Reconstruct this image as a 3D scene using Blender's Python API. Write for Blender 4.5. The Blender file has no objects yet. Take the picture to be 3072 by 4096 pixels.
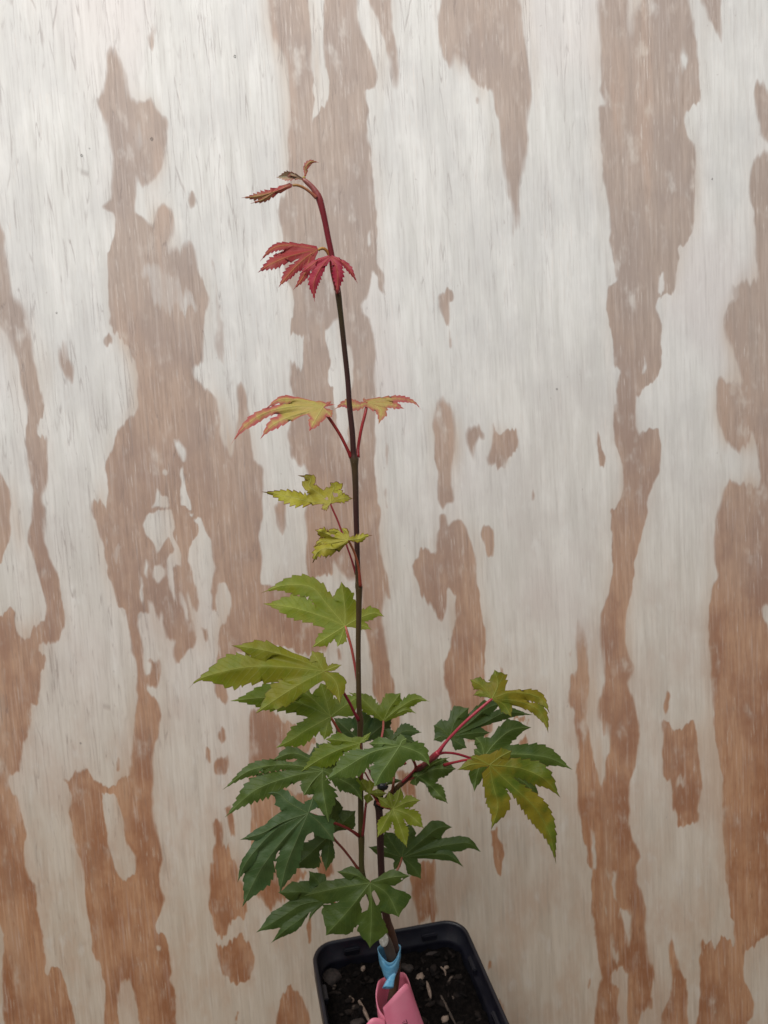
import bpy, bmesh, math, random
import numpy as np
from mathutils import Vector, noise as mnoise
R = math.radians
S = bpy.context.scene
col = S.collection

# ------------------------------------------------------------------ camera, light, exposure
W, H, F = 3072.0, 4096.0, 3000.0
PITCH = R(13.0)
CAM = Vector((0, -0.41, 0))
cam = bpy.data.cameras.new('camera'); camo = bpy.data.objects.new('camera', cam); col.objects.link(camo)
cam.sensor_fit = 'VERTICAL'; cam.sensor_height = 36; cam.lens = F / H * 36
cam.clip_start = 0.01; cam.clip_end = 50
cam.dof.use_dof = True; cam.dof.focus_distance = 0.322; cam.dof.aperture_fstop = 15
camo.location = CAM; camo.rotation_euler = (R(90) - PITCH, 0, 0)
S.camera = camo

world = bpy.data.worlds.new('World'); S.world = world; world.use_nodes = True
bg = world.node_tree.nodes['Background']; bg.inputs[0].default_value = (0.95, 0.97, 1.0, 1); bg.inputs[1].default_value = 0.15

lamp = bpy.data.lights.new('soft_area_lamp', 'AREA'); lamp.shape = 'RECTANGLE'  # added unseen lamp, gives the brightness fall-off down the board
lamp.size = 1.3; lamp.size_y = 0.9; lamp.energy = 19.5; lamp.color = (1.0, 0.975, 0.94)
lampo = bpy.data.objects.new('soft_area_lamp', lamp); col.objects.link(lampo)
lampo.location = (-0.34, -0.56, 0.90)
lampo.rotation_euler = (Vector((0.0, 0.02, -0.1)) - lampo.location).to_track_quat('-Z', 'Y').to_euler()

S.render.engine = 'CYCLES'; S.cycles.max_bounces = 5; S.cycles.diffuse_bounces = 3; S.cycles.glossy_bounces = 2; S.cycles.transmission_bounces = 3
vs = S.view_settings
vs.view_transform = 'Standard'; vs.look = 'None'; vs.exposure = 0.0; vs.gamma = 1.0; vs.use_curve_mapping = False

FW = Vector((0, math.cos(PITCH), -math.sin(PITCH))); UP = Vector((0, math.sin(PITCH), math.cos(PITCH))); RT = Vector((1, 0, 0))
def ray(x, y):
    return FW + RT * ((x - W / 2) / F) + UP * ((H / 2 - y) / F)
YS = -0.09                                   # the plane the stem stands in
def at(x, y, dy=0.0):                        # photo point -> place on the plane YS+dy
    d = ray(x, y); return CAM + d * ((YS + dy - CAM.y) / d.y)
def atz(x, y, z):
    d = ray(x, y); return CAM + d * ((z - CAM.z) / d.z)
MPP = 0.32 / F
ZRIM, ZSOIL, ZGROUND = -0.333, -0.345, -0.453
LEAN = R(8.0)
BN = Vector((0, -math.cos(LEAN), math.sin(LEAN))); BV = Vector((0, math.sin(LEAN), math.cos(LEAN))); BP = Vector((0, 0, ZRIM))

# ------------------------------------------------------------------ helpers
def mk(name, verts, faces, mat=None, parent=None, smooth=True):
    me = bpy.data.meshes.new(name); me.from_pydata([tuple(v) for v in verts], [], faces); me.update()
    if smooth:
        me.polygons.foreach_set('use_smooth', [True] * len(me.polygons))
    o = bpy.data.objects.new(name, me); col.objects.link(o)
    if mat: me.materials.append(mat)
    if parent: o.parent = parent; o.matrix_parent_inverse = parent.matrix_world.inverted()
    return o
def tag(o, label=None, cat=None, group=None, kind=None):
    for k, v in (('label', label), ('category', cat), ('group', group), ('kind', kind)):
        if v: o[k] = v
    return o
def empty(name, loc):
    o = bpy.data.objects.new(name, None); col.objects.link(o); o.location = loc; o.empty_display_size = 0.02
    bpy.context.view_layer.update(); return o
def catmull(P, n):
    P = [Vector(p) for p in P]
    if len(P) == 2: return [P[0].lerp(P[1], i / n) for i in range(n + 1)]
    Q = [P[0] * 2 - P[1]] + P + [P[-1] * 2 - P[-2]]
    L = [0]
    for a, b in zip(P, P[1:]): L.append(L[-1] + max((b - a).length, 1e-9))
    out = []
    for i in range(n + 1):
        s = L[-1] * i / n
        k = max(j for j in range(len(P)) if L[j] <= s + 1e-12); k = min(k, len(P) - 2)
        t = (s - L[k]) / (L[k + 1] - L[k])
        p0, p1, p2, p3 = Q[k:k + 4]
        out.append(0.5 * ((2 * p1) + (p2 - p0) * t + (2 * p0 - 5 * p1 + 4 * p2 - p3) * t * t + (3 * p1 - p0 - 3 * p2 + p3) * t ** 3))
    return out
def tube(name, pts, rad, mat, parent=None, n=24, sides=10, cap=True, tint=None):
    """pts: 3-D points, rad: radius per point (m), tint: RGB per point stored as colour attribute."""
    C = catmull(pts, n)
    k = len(pts)
    L = [0]
    for a, b in zip(pts, pts[1:]): L.append(L[-1] + (Vector(b) - Vector(a)).length)
    us = np.array(L) / L[-1]
    rr = np.interp(np.linspace(0, 1, n + 1), us, rad)
    vs_, fs, cs = [], [], []
    prev = None
    for i, c in enumerate(C):
        t = (C[min(i + 1, n)] - C[max(i - 1, 0)]).normalized()
        if prev is None:
            a = t.orthogonal().normalized()
        else:
            a = (prev - t * prev.dot(t)).normalized()
        prev = a; b = t.cross(a)
        for j in range(sides):
            w = 2 * math.pi * j / sides
            vs_.append(c + (a * math.cos(w) + b * math.sin(w)) * rr[i])
    for i in range(n):
        for j in range(sides):
            fs.append((i * sides + j, i * sides + (j + 1) % sides, (i + 1) * sides + (j + 1) % sides, (i + 1) * sides + j))
    if cap:
        fs.append(tuple(range(sides - 1, -1, -1))); fs.append(tuple(n * sides + j for j in range(sides)))
    o = mk(name, vs_, fs, mat, parent)
    if tint is not None:
        tc = np.array(tint, float); tt = np.linspace(0, 1, n + 1)
        cc = np.stack([np.interp(tt, us, tc[:, c]) for c in range(3)], 1)
        at_ = o.data.color_attributes.new('tint', 'FLOAT_COLOR', 'POINT')
        arr = np.ones((len(vs_), 4), np.float32); arr[:, :3] = np.repeat(cc, sides, 0)
        at_.data.foreach_set('color', arr.ravel())
    return o

class NT:
    def __init__(s, name):
        s.m = bpy.data.materials.new(name); s.m.use_nodes = True; s.t = s.m.node_tree; s.n = s.t.nodes; s.b = s.n['Principled BSDF']; s.out = s.n['Material Output']
    def new(s, typ, **kw):
        n = s.n.new(typ)
        for k, v in kw.items(): setattr(n, k, v)
        return n
    def put(s, sock, v):
        if v is None: return
        if hasattr(v, 'is_output') or isinstance(v, bpy.types.NodeSocket): s.t.links.new(v, sock)
        elif isinstance(v, (tuple, list)): sock.default_value = (*v, 1) if (len(v) == 3 and sock.type == 'RGBA') else v
        else: sock.default_value = v
    def math(s, op, a, b=None, clamp=False):
        n = s.new('ShaderNodeMath', operation=op); n.use_clamp = clamp
        s.put(n.inputs[0], a); s.put(n.inputs[1], b); return n.outputs[0]
    def mix(s, f, a, b, mode='MIX'):
        n = s.new('ShaderNodeMix', data_type='RGBA', blend_type=mode)
        s.put(n.inputs['Factor'], f); s.put(n.inputs[6], a); s.put(n.inputs[7], b); return n.outputs[2]
    def ramp(s, v, lo, hi, a=0.0, b=1.0, smooth=True):
        n = s.new('ShaderNodeMapRange', interpolation_type='SMOOTHSTEP' if smooth else 'LINEAR')
        s.put(n.inputs[0], v); s.put(n.inputs[1], lo); s.put(n.inputs[2], hi); s.put(n.inputs[3], a); s.put(n.inputs[4], b); return n.outputs[0]
    def noise(s, vec, scale, detail=3, rough=0.55, dist=0.0):
        n = s.new('ShaderNodeTexNoise'); s.put(n.inputs['Vector'], vec); s.put(n.inputs['Scale'], scale); s.put(n.inputs['Detail'], detail); s.put(n.inputs['Roughness'], rough); s.put(n.inputs['Distortion'], dist); return n.outputs[0]
    def attr(s, name):
        return s.new('ShaderNodeAttribute', attribute_name=name)
    def xyz(s, v):
        n = s.new('ShaderNodeSeparateXYZ'); s.put(n.inputs[0], v); return n.outputs
    def scale(s, v, sc):
        n = s.new('ShaderNodeMapping'); s.put(n.inputs[0], v); n.inputs['Scale'].default_value = sc; return n.outputs[0]
    def bump(s, h, strength, dist, norm=None):
        n = s.new('ShaderNodeBump'); s.put(n.inputs['Height'], h); n.inputs['Strength'].default_value = strength; n.inputs['Distance'].default_value = dist
        s.put(n.inputs['Normal'], norm); return n.outputs[0]
    def obj(s):
        return s.new('ShaderNodeTexCoord').outputs['Object']

# ------------------------------------------------------------------ plywood sheet: figure of the veneer
# brown late-wood figures (+) and pale islands (-) as outlines, in windows of the sheet: (x0, y0, scale)
K = 1024 / 1659
WIN = {'A': (0, 0, K), 'B': (1024, 0, K), 'C': (2048, 0, K), 'D': (0, 1024, K), 'E': (1024, 1024, K), 'F': (2048, 1024, K),
       'G': (0, 2048, K), 'H': (1024, 2048, K), 'I': (2048, 2048, K), 'J': (0, 3072, K), 'L': (2048, 3072, K),
       'T1': (880, 560, 600 / 1659), 'T2': (880, 1520, 860 / 1659), 'T3': (700, 2280, 1040 / 1659), 'T4': (1400, 2640, 940 / 1659),
       'T5': (860, 2980, 1100 / 1659), 'T6': (1140, 3496, 900 / 1659), 'T7': (1500, 3072, 700 / 1659)}
def px(w, p):
    x0, y0, s = WIN[w]; return (x0 + p[0] * s, y0 + p[1] * s)
FIG = [
('A',1,[(700,280),(735,340),(765,385),(790,450),(815,560),(840,640),(860,665),(890,670),(920,650),(960,655),(985,620),(995,680),(1030,740),(1070,760),(1080,800),(1070,900),(1060,1000),(1040,1100),(1000,1170),(930,1215),(900,1180),(875,1120),(880,1250),(885,1380),(960,1420),(985,1490),(1010,1500),(1005,1400),(1040,1305),(1080,1330),(1125,1380),(1120,1480),(1080,1560),(1060,1570),(1110,1615),(1180,1610),(1225,1560),(1255,1600),(1265,1700),(690,1700),(715,1590),(745,1480),(735,1380),(690,1370),(665,1340),(700,1310),(725,1290),(730,1160),(735,1080),(715,960),(695,830),(640,720),(620,660),(635,635),(660,650),(675,560),(690,450),(690,330)]),
('A',1,[(1000,130),(1018,140),(1015,200),(1000,230),(995,320),(970,345),(950,310),(955,240),(990,200)]),
('A',.7,[(1140,590),(1165,600),(1155,660),(1130,650)]),
('A',1,[(1230,1240),(1255,1235),(1270,1290),(1255,1355),(1225,1360),(1212,1300)]),
('A',1,[(-30,1480),(8,1500),(20,1600),(22,1700),(-30,1700)]),
('A',-.3,[(850,760),(900,740),(970,800),(975,980),(870,1000)]),
('B',1,[(80,-30),(650,-30),(655,100),(680,220),(720,310),(750,380),(770,460),(790,520),(780,580),(715,600),(725,680),(740,740),(715,800),(715,880),(735,980),(755,1100),(765,1250),(775,1400),(785,1560),(790,1700),(165,1700),(165,1540),(150,1440),(135,1350),(180,1320),(205,1200),(215,1000),(215,850),(220,700),(205,550),(195,430),(160,320),(140,270),(100,260),(90,150)]),
('B',-1,[(330,-30),(440,-30),(445,80),(445,200),(440,350),(460,500),(465,620),(440,690),(400,740),(375,785),(365,770),(375,640),(365,480),(360,300),(340,170)]),
('B',-1,[(720,1490),(745,1480),(745,1580),(715,1600)]),
('B',1,[(730,-30),(880,-30),(885,150),(905,300),(918,450),(912,610),(885,560),(870,430),(835,280),(800,140),(755,50)]),
('B',1,[(1200,-30),(1690,-30),(1690,1350),(1640,1250),(1615,1080),(1580,880),(1550,680),(1530,600),(1440,550),(1390,490),(1340,370),(1310,300),(1290,380),(1270,470),(1235,430),(1210,330),(1185,200),(1180,100)]),
('B',.7,[(1412,635),(1448,645),(1440,715),(1412,705)]),('B',.7,[(1505,870),(1548,880),(1540,935),(1505,925)]),
('C',1,[(-30,-30),(40,-30),(70,120),(100,330),(125,480),(128,580),(110,700),(90,760),(95,900),(80,1050),(60,1150),(50,1350),(35,1500),(15,1550),(10,1400),(-10,1300),(-30,1200)]),
('C',1,[(565,-30),(750,-30),(755,100),(755,190),(780,275),(790,200),(785,100),(820,40),(870,5),(900,-30),(1140,-30),(1165,90),(1180,220),(1200,350),(1215,480),(1215,660),(1150,680),(1110,720),(1105,800),(1140,890),(1175,960),(1185,1080),(1180,1200),(1175,1400),(1165,1540),(1110,1580),(1085,1600),(1080,1700),(650,1700),(640,1500),(625,1330),(595,1220),(580,1050),(575,880),(565,720),(575,690),(610,690),(605,640),(580,600),(570,420),(568,200)]),
('C',-1,[(1110,335),(1145,400),(1130,460),(1105,430),(1092,380)]),
('C',-.35,[(1045,520),(1085,250),(1120,260),(1110,500),(1070,640),(1060,900),(1035,850)]),
('C',1,[(1210,-30),(1355,-30),(1360,120),(1370,250),(1375,310),(1345,250),(1310,170),(1280,140),(1255,60)]),
('C',.7,[(1230,400),(1255,390),(1265,440),(1240,460)]),
('C',.7,[(170,545),(210,540),(200,570),(175,570)]),
('C',1,[(1575,520),(1630,510),(1640,600),(1690,720),(1690,930),(1640,910),(1610,850),(1605,780),(1590,720),(1580,620)]),
('C',1,[(1690,985),(1620,990),(1575,1030),(1545,1090),(1535,1180),(1545,1280),(1565,1350),(1570,1500),(1580,1700),(1690,1700)]),
('C',.8,[(1562,900),(1582,900),(1580,990),(1566,980)]),
('D',1,[(-30,-30),(12,-30),(40,80),(60,200),(75,260),(120,280),(155,370),(185,490),(215,600),(240,720),(262,800),(275,900),(282,980),(260,1060),(235,1110),(235,1165),(290,1160),(300,1210),(305,1350),(298,1470),(270,1560),(290,1700),(215,1700),(215,1500),(190,1350),(165,1240),(170,1100),(165,1000),(145,900),(125,780),(90,650),(50,510),(10,460),(-30,420)]),
('D',1,[(-30,1380),(15,1430),(55,1480),(60,1530),(70,1600),(70,1700),(-30,1700)]),
('D',1,[(400,530),(420,600),(460,690),(480,780),(470,825),(440,800),(410,740),(385,690),(385,580)]),
('D',1,[(690,-30),(1270,-30),(1290,100),(1330,200),(1350,300),(1330,380),(1320,480),(1310,600),(1305,690),(1250,730),(1250,790),(1330,860),(1380,900),(1400,1000),(1420,1090),(1415,1160),(1450,1230),(1490,1300),(1510,1310),(1540,1120),(1550,950),(1530,850),(1560,800),(1600,900),(1620,1010),(1630,1140),(1640,1300),(1700,1400),(1700,1700),(600,1700),(590,1600),(610,1560),(650,1580),(690,1620),(710,1560),(690,1450),(690,1350),(720,1250),(760,1150),(800,1080),(850,1030),(885,990),(890,900),(880,780),(870,680),(840,590),(810,550),(760,480),(715,430),(705,300),(695,150)]),
('D',-.52,[(890,30),(1000,60),(1090,40),(1150,100),(1190,180),(1270,250),(1290,330),(1180,370),(1090,390),(1030,370),(980,300),(950,180),(900,120)]),
('D',-1,[(1130,1150),(1160,1190),(1200,1250),(1205,1330),(1180,1350),(1150,1230),(1115,1190)]),
('D',-1,[(1170,1360),(1190,1380),(1195,1480),(1230,1560),(1265,1680),(1180,1640),(1165,1500)]),
('D',-1,[(1040,1390),(1075,1390),(1080,1420),(1050,1440)]),
('D',-1,[(1020,1500),(1040,1560),(1080,1560),(1100,1640),(1140,1700),(950,1700),(960,1640),(1000,1600)]),
('D',1,[(690,520),(720,500),(735,540),(715,610),(690,600),(678,560)]),
('D',.62,[(1380,40),(1400,50),(1415,250),(1440,400),(1460,600),(1465,730),(1440,720),(1400,600),(1395,400),(1385,200)]),
('D',.6,[(1480,760),(1510,780),(1515,850),(1490,840)]),
('D',.7,[(700,1010),(725,1030),(738,1110),(715,1090)]),
('D',1,[(592,120),(602,150),(606,195),(596,180)]),
('E',1,[(170,-30),(770,-30),(790,50),(830,130),(840,260),(815,230),(790,130),(760,90),(745,200),(725,280),(690,310),(700,370),(740,400),(755,500),(775,600),(770,760),(775,900),(780,1100),(775,1250),(770,1400),(790,1560),(800,1700),(340,1700),(345,1560),(330,1400),(280,1330),(230,1280),(210,1150),(240,1000),(240,900),(210,850),(215,700),(205,640),(240,700),(270,760),(300,660),(310,560),(280,510),(215,520),(210,470),(240,400),(240,300),(215,200),(180,50)]),
('E',-1,[(485,180),(510,200),(505,250),(480,240)]),
('E',-1,[(520,400),(545,420),(560,600),(600,560),(625,700),(625,850),(600,1000),(500,1000),(500,860),(465,830),(470,740),(490,680),(480,600),(450,540),(440,480),(490,460)]),
('E',-.8,[(500,990),(590,990),(600,1200),(570,1280),(520,1150)]),
('E',.62,[(840,1100),(855,1110),(860,1300),(855,1450),(865,1650),(845,1640),(835,1520),(850,1460),(838,1300)]),
('E',.8,[(1185,250),(1215,240),(1235,210),(1285,210),(1290,290),(1265,290),(1255,400),(1260,500),(1272,590),(1250,590),(1245,450),(1215,430),(1195,350)]),
('E',1,[(1205,875),(1225,940),(1265,990),(1285,1080),(1292,1170),(1285,1280),(1270,1350),(1270,1500),(1280,1600),(1230,1600),(1210,1650),(1180,1600),(1175,1500),(1185,1400),(1155,1320),(1145,1220),(1145,1100),(1160,1020),(1185,960)]),
('E',1,[(1410,1100),(1440,1110),(1460,1140),(1485,1130),(1480,1190),(1430,1190),(1415,1250),(1410,1340),(1395,1280),(1365,1220),(1362,1160),(1380,1130)]),
('E',1,[(1640,1090),(1690,1150),(1690,1280),(1640,1300),(1620,1380),(1560,1370),(1500,1340),(1495,1290),(1530,1220),(1545,1150),(1530,1080),(1570,1120),(1600,1130)]),
('E',.8,[(-30,1370),(15,1400),(40,1620),(40,1700),(-30,1700)]),
('E',.8,[(130,1700),(145,1590),(200,1560),(210,1640),(190,1700)]),
('F',1,[(655,-30),(1078,-30),(1070,80),(1060,250),(1010,260),(940,270),(920,320),(940,380),(965,440),(970,600),(955,750),(910,820),(880,820),(850,860),(810,930),(800,1000),(795,1090),(820,1180),(850,1130),(880,1120),(950,1140),(965,1250),(955,1400),(920,1500),(880,1560),(865,1700),(660,1700),(670,1640),(710,1560),(720,1450),(700,1310),(665,1240),(650,1180),(655,1080),(665,1000),(685,960),(675,870),(690,800),(710,765),(690,735),(660,700),(650,560),(640,430),(612,360),(615,290),(625,190),(680,170),(670,80)]),
('F',-.7,[(940,120),(975,100),(985,240),(940,250)]),('F',-.8,[(855,640),(875,700),(860,790),(838,780)]),
('F',1,[(1585,-30),(1690,-30),(1690,1700),(1330,1700),(1345,1600),(1370,1520),(1410,1470),(1500,1470),(1610,1490),(1615,1400),(1600,1280),(1580,1160),(1555,1170),(1530,1210),(1490,1240),(1460,1275),(1420,1260),(1380,1180),(1345,1110),(1330,980),(1325,850),(1330,800),(1370,800),(1420,840),(1480,860),(1490,800),(1470,730),(1440,670),(1415,590),(1385,470),(1375,400),(1400,330),(1430,300),(1470,280),(1470,180),(1500,130),(1540,160),(1590,165)]),
('F',-1,[(1505,845),(1528,850),(1525,905),(1512,895)]),
('F',1,[(548,1110),(570,1180),(590,1300),(590,1380),(565,1340),(550,1230)]),
('F',.8,[(130,1485),(148,1520),(142,1575),(124,1555)]),
('F',.7,[(1425,185),(1462,190),(1450,290),(1422,265)]),
('F',.6,[(1330,1250),(1360,1260),(1370,1400),(1340,1390)]),
('G',1,[(-30,-30),(65,-30),(68,100),(65,210),(30,290),(0,330),(-30,330)]),
('G',1,[(215,-30),(290,-30),(285,120),(285,200),(320,290),(350,360),(380,450),(400,520),(415,620),(420,700),(390,790),(340,880),(290,920),(300,970),(260,1050),(250,1130),(240,1250),(205,1230),(195,1350),(170,1450),(145,1530),(135,1610),(120,1700),(-30,1700),(-30,640),(20,660),(60,640),(100,660),(100,740),(120,830),(170,820),(200,780),(270,730),(310,700),(300,600),(280,500),(250,400),(225,300),(185,200),(180,120),(210,60)]),
('G',-1,[(255,860),(285,850),(320,890),(290,930),(245,910)]),
('G',-.4,[(-30,1000),(30,1020),(40,1250),(10,1500),(-30,1500)]),
('G',-.4,[(250,560),(300,600),(290,720),(250,700)]),
('G',1,[(610,-30),(1690,-30),(1690,870),(1590,900),(1540,920),(1450,960),(1440,1000),(1450,1100),(1475,1190),(1465,1230),(1420,1220),(1385,1150),(1390,1000),(1420,900),(1410,800),(1420,760),(1465,700),(1500,600),(1495,540),(1465,470),(1440,450),(1410,440),(1400,550),(1420,630),(1380,620),(1370,500),(1385,400),(1395,340),(1365,200),(1330,100),(1290,20),(1250,-10),(1215,-10),(1280,80),(1280,140),(1240,200),(1220,250),(1215,330),(1250,420),(1275,500),(1295,620),(1280,670),(1250,600),(1225,480),(1215,560),(1245,700),(1265,820),(1250,900),(1215,880),(1190,960),(1150,980),(1125,920),(1140,840),(1090,800),(1050,700),(1055,600),(1020,700),(1000,600),(970,550),(970,660),(900,660),(890,740),(920,850),(930,930),(950,1100),(955,1160),(985,1200),(1030,1230),(1045,1300),(1030,1420),(1000,1500),(985,1600),(975,1700),(850,1700),(860,1500),(880,1300),(885,1150),(885,1000),(850,880),(830,750),(810,640),(770,610),(740,500),(700,400),(680,280),(650,150),(630,60)]),
('G',-1,[(960,10),(1110,-20),(1135,100),(1130,170),(1175,290),(1170,360),(1120,350),(1140,480),(1145,580),(1100,500),(1085,400),(1090,300),(1130,250),(1100,160),(1070,200),(1030,280),(1000,200),(940,130),(930,80)]),
('G',-1,[(1000,350),(1040,335),(1075,390),(1070,430),(1030,455),(995,420)]),
('G',-1,[(945,270),(962,330),(968,430),(942,400)]),('G',-1,[(915,380),(942,540),(938,620),(912,570)]),
('G',-.5,[(740,200),(780,210),(770,300),(745,340),(720,280)]),
('G',-1,[(1175,490),(1210,600),(1228,720),(1200,690),(1172,590)]),
('G',1,[(950,960),(1040,960),(1045,1060),(1010,1150),(965,1120),(950,1060),(990,1060),(1000,1000)]),
('G',1,[(1305,765),(1338,755),(1338,835),(1318,845)]),
('G',1,[(1440,1390),(1470,1420),(1465,1500),(1420,1480),(1410,1440)]),('G',1,[(1342,1505),(1368,1540),(1362,1650),(1338,1600)]),
('G',1,[(1400,1610),(1470,1580),(1490,1640),(1480,1690),(1400,1690)]),
('G',1,[(1620,1300),(1690,1270),(1690,1700),(1615,1640),(1610,1450)]),
('G',.7,[(755,1590),(775,1600),(775,1700),(745,1690)]),
('H',1,[(300,-30),(800,-30),(800,60),(795,200),(815,300),(850,440),(870,580),(845,560),(820,480),(810,700),(840,760),(855,900),(870,1020),(900,1090),(905,1180),(930,1280),(930,1420),(880,1420),(800,1240),(760,1150),(765,1050),(745,950),(730,830),(700,760),(690,600),(680,450),(600,430),(580,430),(540,370),(500,300),(490,400),(400,420),(350,420),(330,300),(330,150)]),
('H',-1,[(435,410),(475,400),(480,450),(440,450)]),
('H',1,[(-30,480),(60,470),(200,500),(350,420),(340,520),(300,560),(500,620),(480,750),(420,860),(470,870),(450,940),(300,920),(200,880),(100,860),(-30,840)]),
('H',.8,[(120,-30),(200,-30),(195,120),(150,140),(125,60)]),('H',.8,[(-30,-30),(15,-30),(10,200),(-30,300)]),
('H',1,[(527,885),(545,890),(543,965),(526,955)]),
('H',1,[(1180,10),(1225,20),(1240,100),(1290,50),(1330,45),(1370,110),(1395,200),(1420,300),(1440,400),(1445,560),(1470,640),(1490,750),(1490,880),(1480,1000),(1475,1100),(1480,1200),(1480,1400),(1270,1400),(1265,1220),(1225,1130),(1215,1070),(1225,970),(1260,900),(1270,800),(1290,700),(1285,620),(1300,580),(1265,540),(1230,490),(1230,650),(1195,705),(1165,660),(1130,590),(1085,520),(1060,480),(1020,420),(1015,350),(1055,300),(1070,230),(1110,250),(1135,290),(1165,250),(1175,150),(1180,90)]),
('H',1,[(1500,85),(1540,120),(1550,200),(1545,300),(1515,300),(1480,240),(1460,180),(1465,110)]),
('H',1,[(-30,1280),(90,1280),(250,1400),(400,1480),(330,1540),(330,1700),(-30,1700)]),
('H',.8,[(1575,1010),(1600,1030),(1610,1100),(1580,1060)]),
('H',.8,[(1490,1360),(1535,1340),(1530,1430),(1400,1500),(1350,1480)]),
('I',1,[(630,-30),(865,-30),(855,80),(830,200),(800,300),(795,400),(780,520),(745,620),(730,720),(735,850),(760,950),(795,1010),(770,1060),(745,1110),(770,1180),(800,1280),(820,1400),(830,1530),(800,1640),(780,1700),(610,1700),(615,1560),(640,1540),(635,1400),(625,1350),(610,1330),(610,1460),(590,1470),(585,1360),(560,1290),(560,1200),(590,1180),(595,1080),(590,950),(575,800),(580,680),(610,560),(640,460),(660,400),(650,280),(635,120)]),
('I',1,[(430,660),(450,760),(470,880),(500,990),(510,1080),(490,1150),(485,1290),(475,1370),(505,1430),(525,1550),(540,1660),(540,1700),(405,1700),(430,1600),(425,1450),(410,1300),(385,1270),(380,1050),(400,1040),(415,1100),(425,950),(425,800)]),
('I',.8,[(362,895),(402,885),(378,955)]),
('I',1,[(1000,1145),(1015,1170),(1020,1280),(1005,1330),(985,1280),(985,1180)]),
('I',1,[(975,1360),(1020,1370),(1060,1400),(1110,1400),(1150,1360),(1180,1360),(1190,1450),(1200,1560),(1220,1640),(1220,1700),(980,1700),(970,1600),(970,1450)]),
('I',1,[(1330,-30),(1690,-30),(1690,620),(1640,620),(1610,640),(1640,750),(1690,830),(1690,1700),(1370,1700),(1345,1620),(1330,1500),(1310,1350),(1300,1200),(1285,1080),(1285,950),(1270,850),(1275,650),(1290,540),(1310,450),(1340,400),(1315,330),(1315,150),(1320,50)]),
('I',.8,[(60,1480),(105,1440),(105,1530),(60,1530)]),('I',.7,[(0,1320),(130,1320),(100,1360),(0,1370)]),
('J',1,[(-30,-30),(110,-30),(60,30),(45,90),(75,160),(110,190),(130,260),(150,380),(175,440),(160,500),(165,630),(180,690),(235,780),(245,880),(240,960),(265,1070),(285,1160),(300,1250),(290,1320),(315,1360),(340,1290),(380,1290),(420,1370),(445,1450),(465,1550),(490,1700),(50,1700),(30,1600),(20,1400),(25,1200),(25,1080),(-10,1000),(-30,980)]),
('J',-.35,[(60,790),(110,800),(135,870),(120,930),(60,880)]),
('J',1,[(500,30),(530,-10),(580,50),(640,110),(690,140),(750,100),(800,60),(850,70),(860,-30),(985,-30),(990,100),(980,180),(1000,270),(1015,400),(1045,520),(1050,600),(1035,660),(1030,770),(1060,840),(1055,900),(1040,960),(1000,1010),(1010,1060),(1070,1070),(1085,1150),(1100,1250),(1105,1370),(1130,1450),(1145,1560),(1140,1700),(670,1700),(680,1580),(685,1430),(660,1300),(610,1200),(600,1050),(580,920),(555,800),(545,680),(520,590),(490,500),(470,350),(445,280),(455,180),(440,90),(410,80),(450,60)]),
('J',-1,[(650,175),(750,170),(770,260),(800,370),(830,500),(880,590),(885,680),(840,710),(800,735),(760,690),(730,600),(700,500),(690,400),(670,300)]),
('J',-.85,[(800,1380),(840,1370),(870,1440),(890,1560),(910,1700),(770,1700),(760,1560),(770,1450)]),
('J',-1,[(1000,1010),(1040,985),(1072,1065),(1020,1072)]),('J',-1,[(1008,1135),(1038,1150),(1032,1185),(1008,1180)]),('J',-.35,[(920,1440),(1000,1390),(1010,1460),(960,1500)]),
('J',1,[(1370,340),(1400,330),(1430,350),(1440,420),(1440,500),(1480,540),(1500,600),(1520,570),(1540,600),(1550,700),(1580,800),(1600,900),(1590,950),(1540,960),(1490,990),(1470,1050),(1430,1070),(1400,1050),(1380,950),(1355,860),(1365,720),(1365,620),(1390,590),(1380,500),(1400,430)]),
('J',1,[(1450,250),(1480,240),(1500,300),(1520,340),(1515,430),(1490,430),(1470,330)]),
('J',1,[(1410,1140),(1480,1120),(1550,1090),(1600,1090),(1630,1150),(1650,1230),(1640,1300),(1620,1370),(1580,1395),(1510,1380),(1450,1320),(1420,1240)]),
('J',.9,[(1530,1550),(1548,1560),(1546,1655),(1530,1645)]),
('J',.9,[(1410,-30),(1490,-30),(1470,20),(1430,10)]),
('T5',1,[(210,-20),(330,-20),(420,260),(500,300),(600,330),(560,420),(370,480),(300,560),(230,640),(215,520),(205,300)]),
('T5',1,[(200,760),(260,720),(480,720),(560,760),(440,930),(390,900),(330,1010),(290,960),(255,880)]),
('T5',1,[(580,690),(690,640),(720,770),(660,830)]),
('T5',1,[(545,1050),(590,1000),(582,1150),(565,1195)]),
('T5',1,[(1180,760),(1320,690),(1320,900),(1345,1040),(1230,1060),(1200,930)]),
('T5',.8,[(1090,170),(1200,160),(1215,300),(1130,320)]),
('T6',1,[(10,850),(50,825),(110,900),(160,1000),(210,1150),(-60,1150),(-50,950)]),
('T6',1,[(1480,1150),(1530,1000),(1580,925),(1610,1000),(1620,1150)]),
('T6',1,[(1506,675),(1528,675),(1527,745),(1506,735)]),
('T6',1,[(1555,-10),(1595,-10),(1580,28)]),
('T7',1,[(1100,580),(1165,520),(1170,680),(1205,740),(1210,830),(1190,1000),(1170,1040),(1145,1000),(1115,850)]),
('T7',1,[(852,455),(882,465),(888,590),(868,595)]),('T7',.6,[(1225,700),(1250,710),(1250,780),(1228,770)]),
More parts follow.
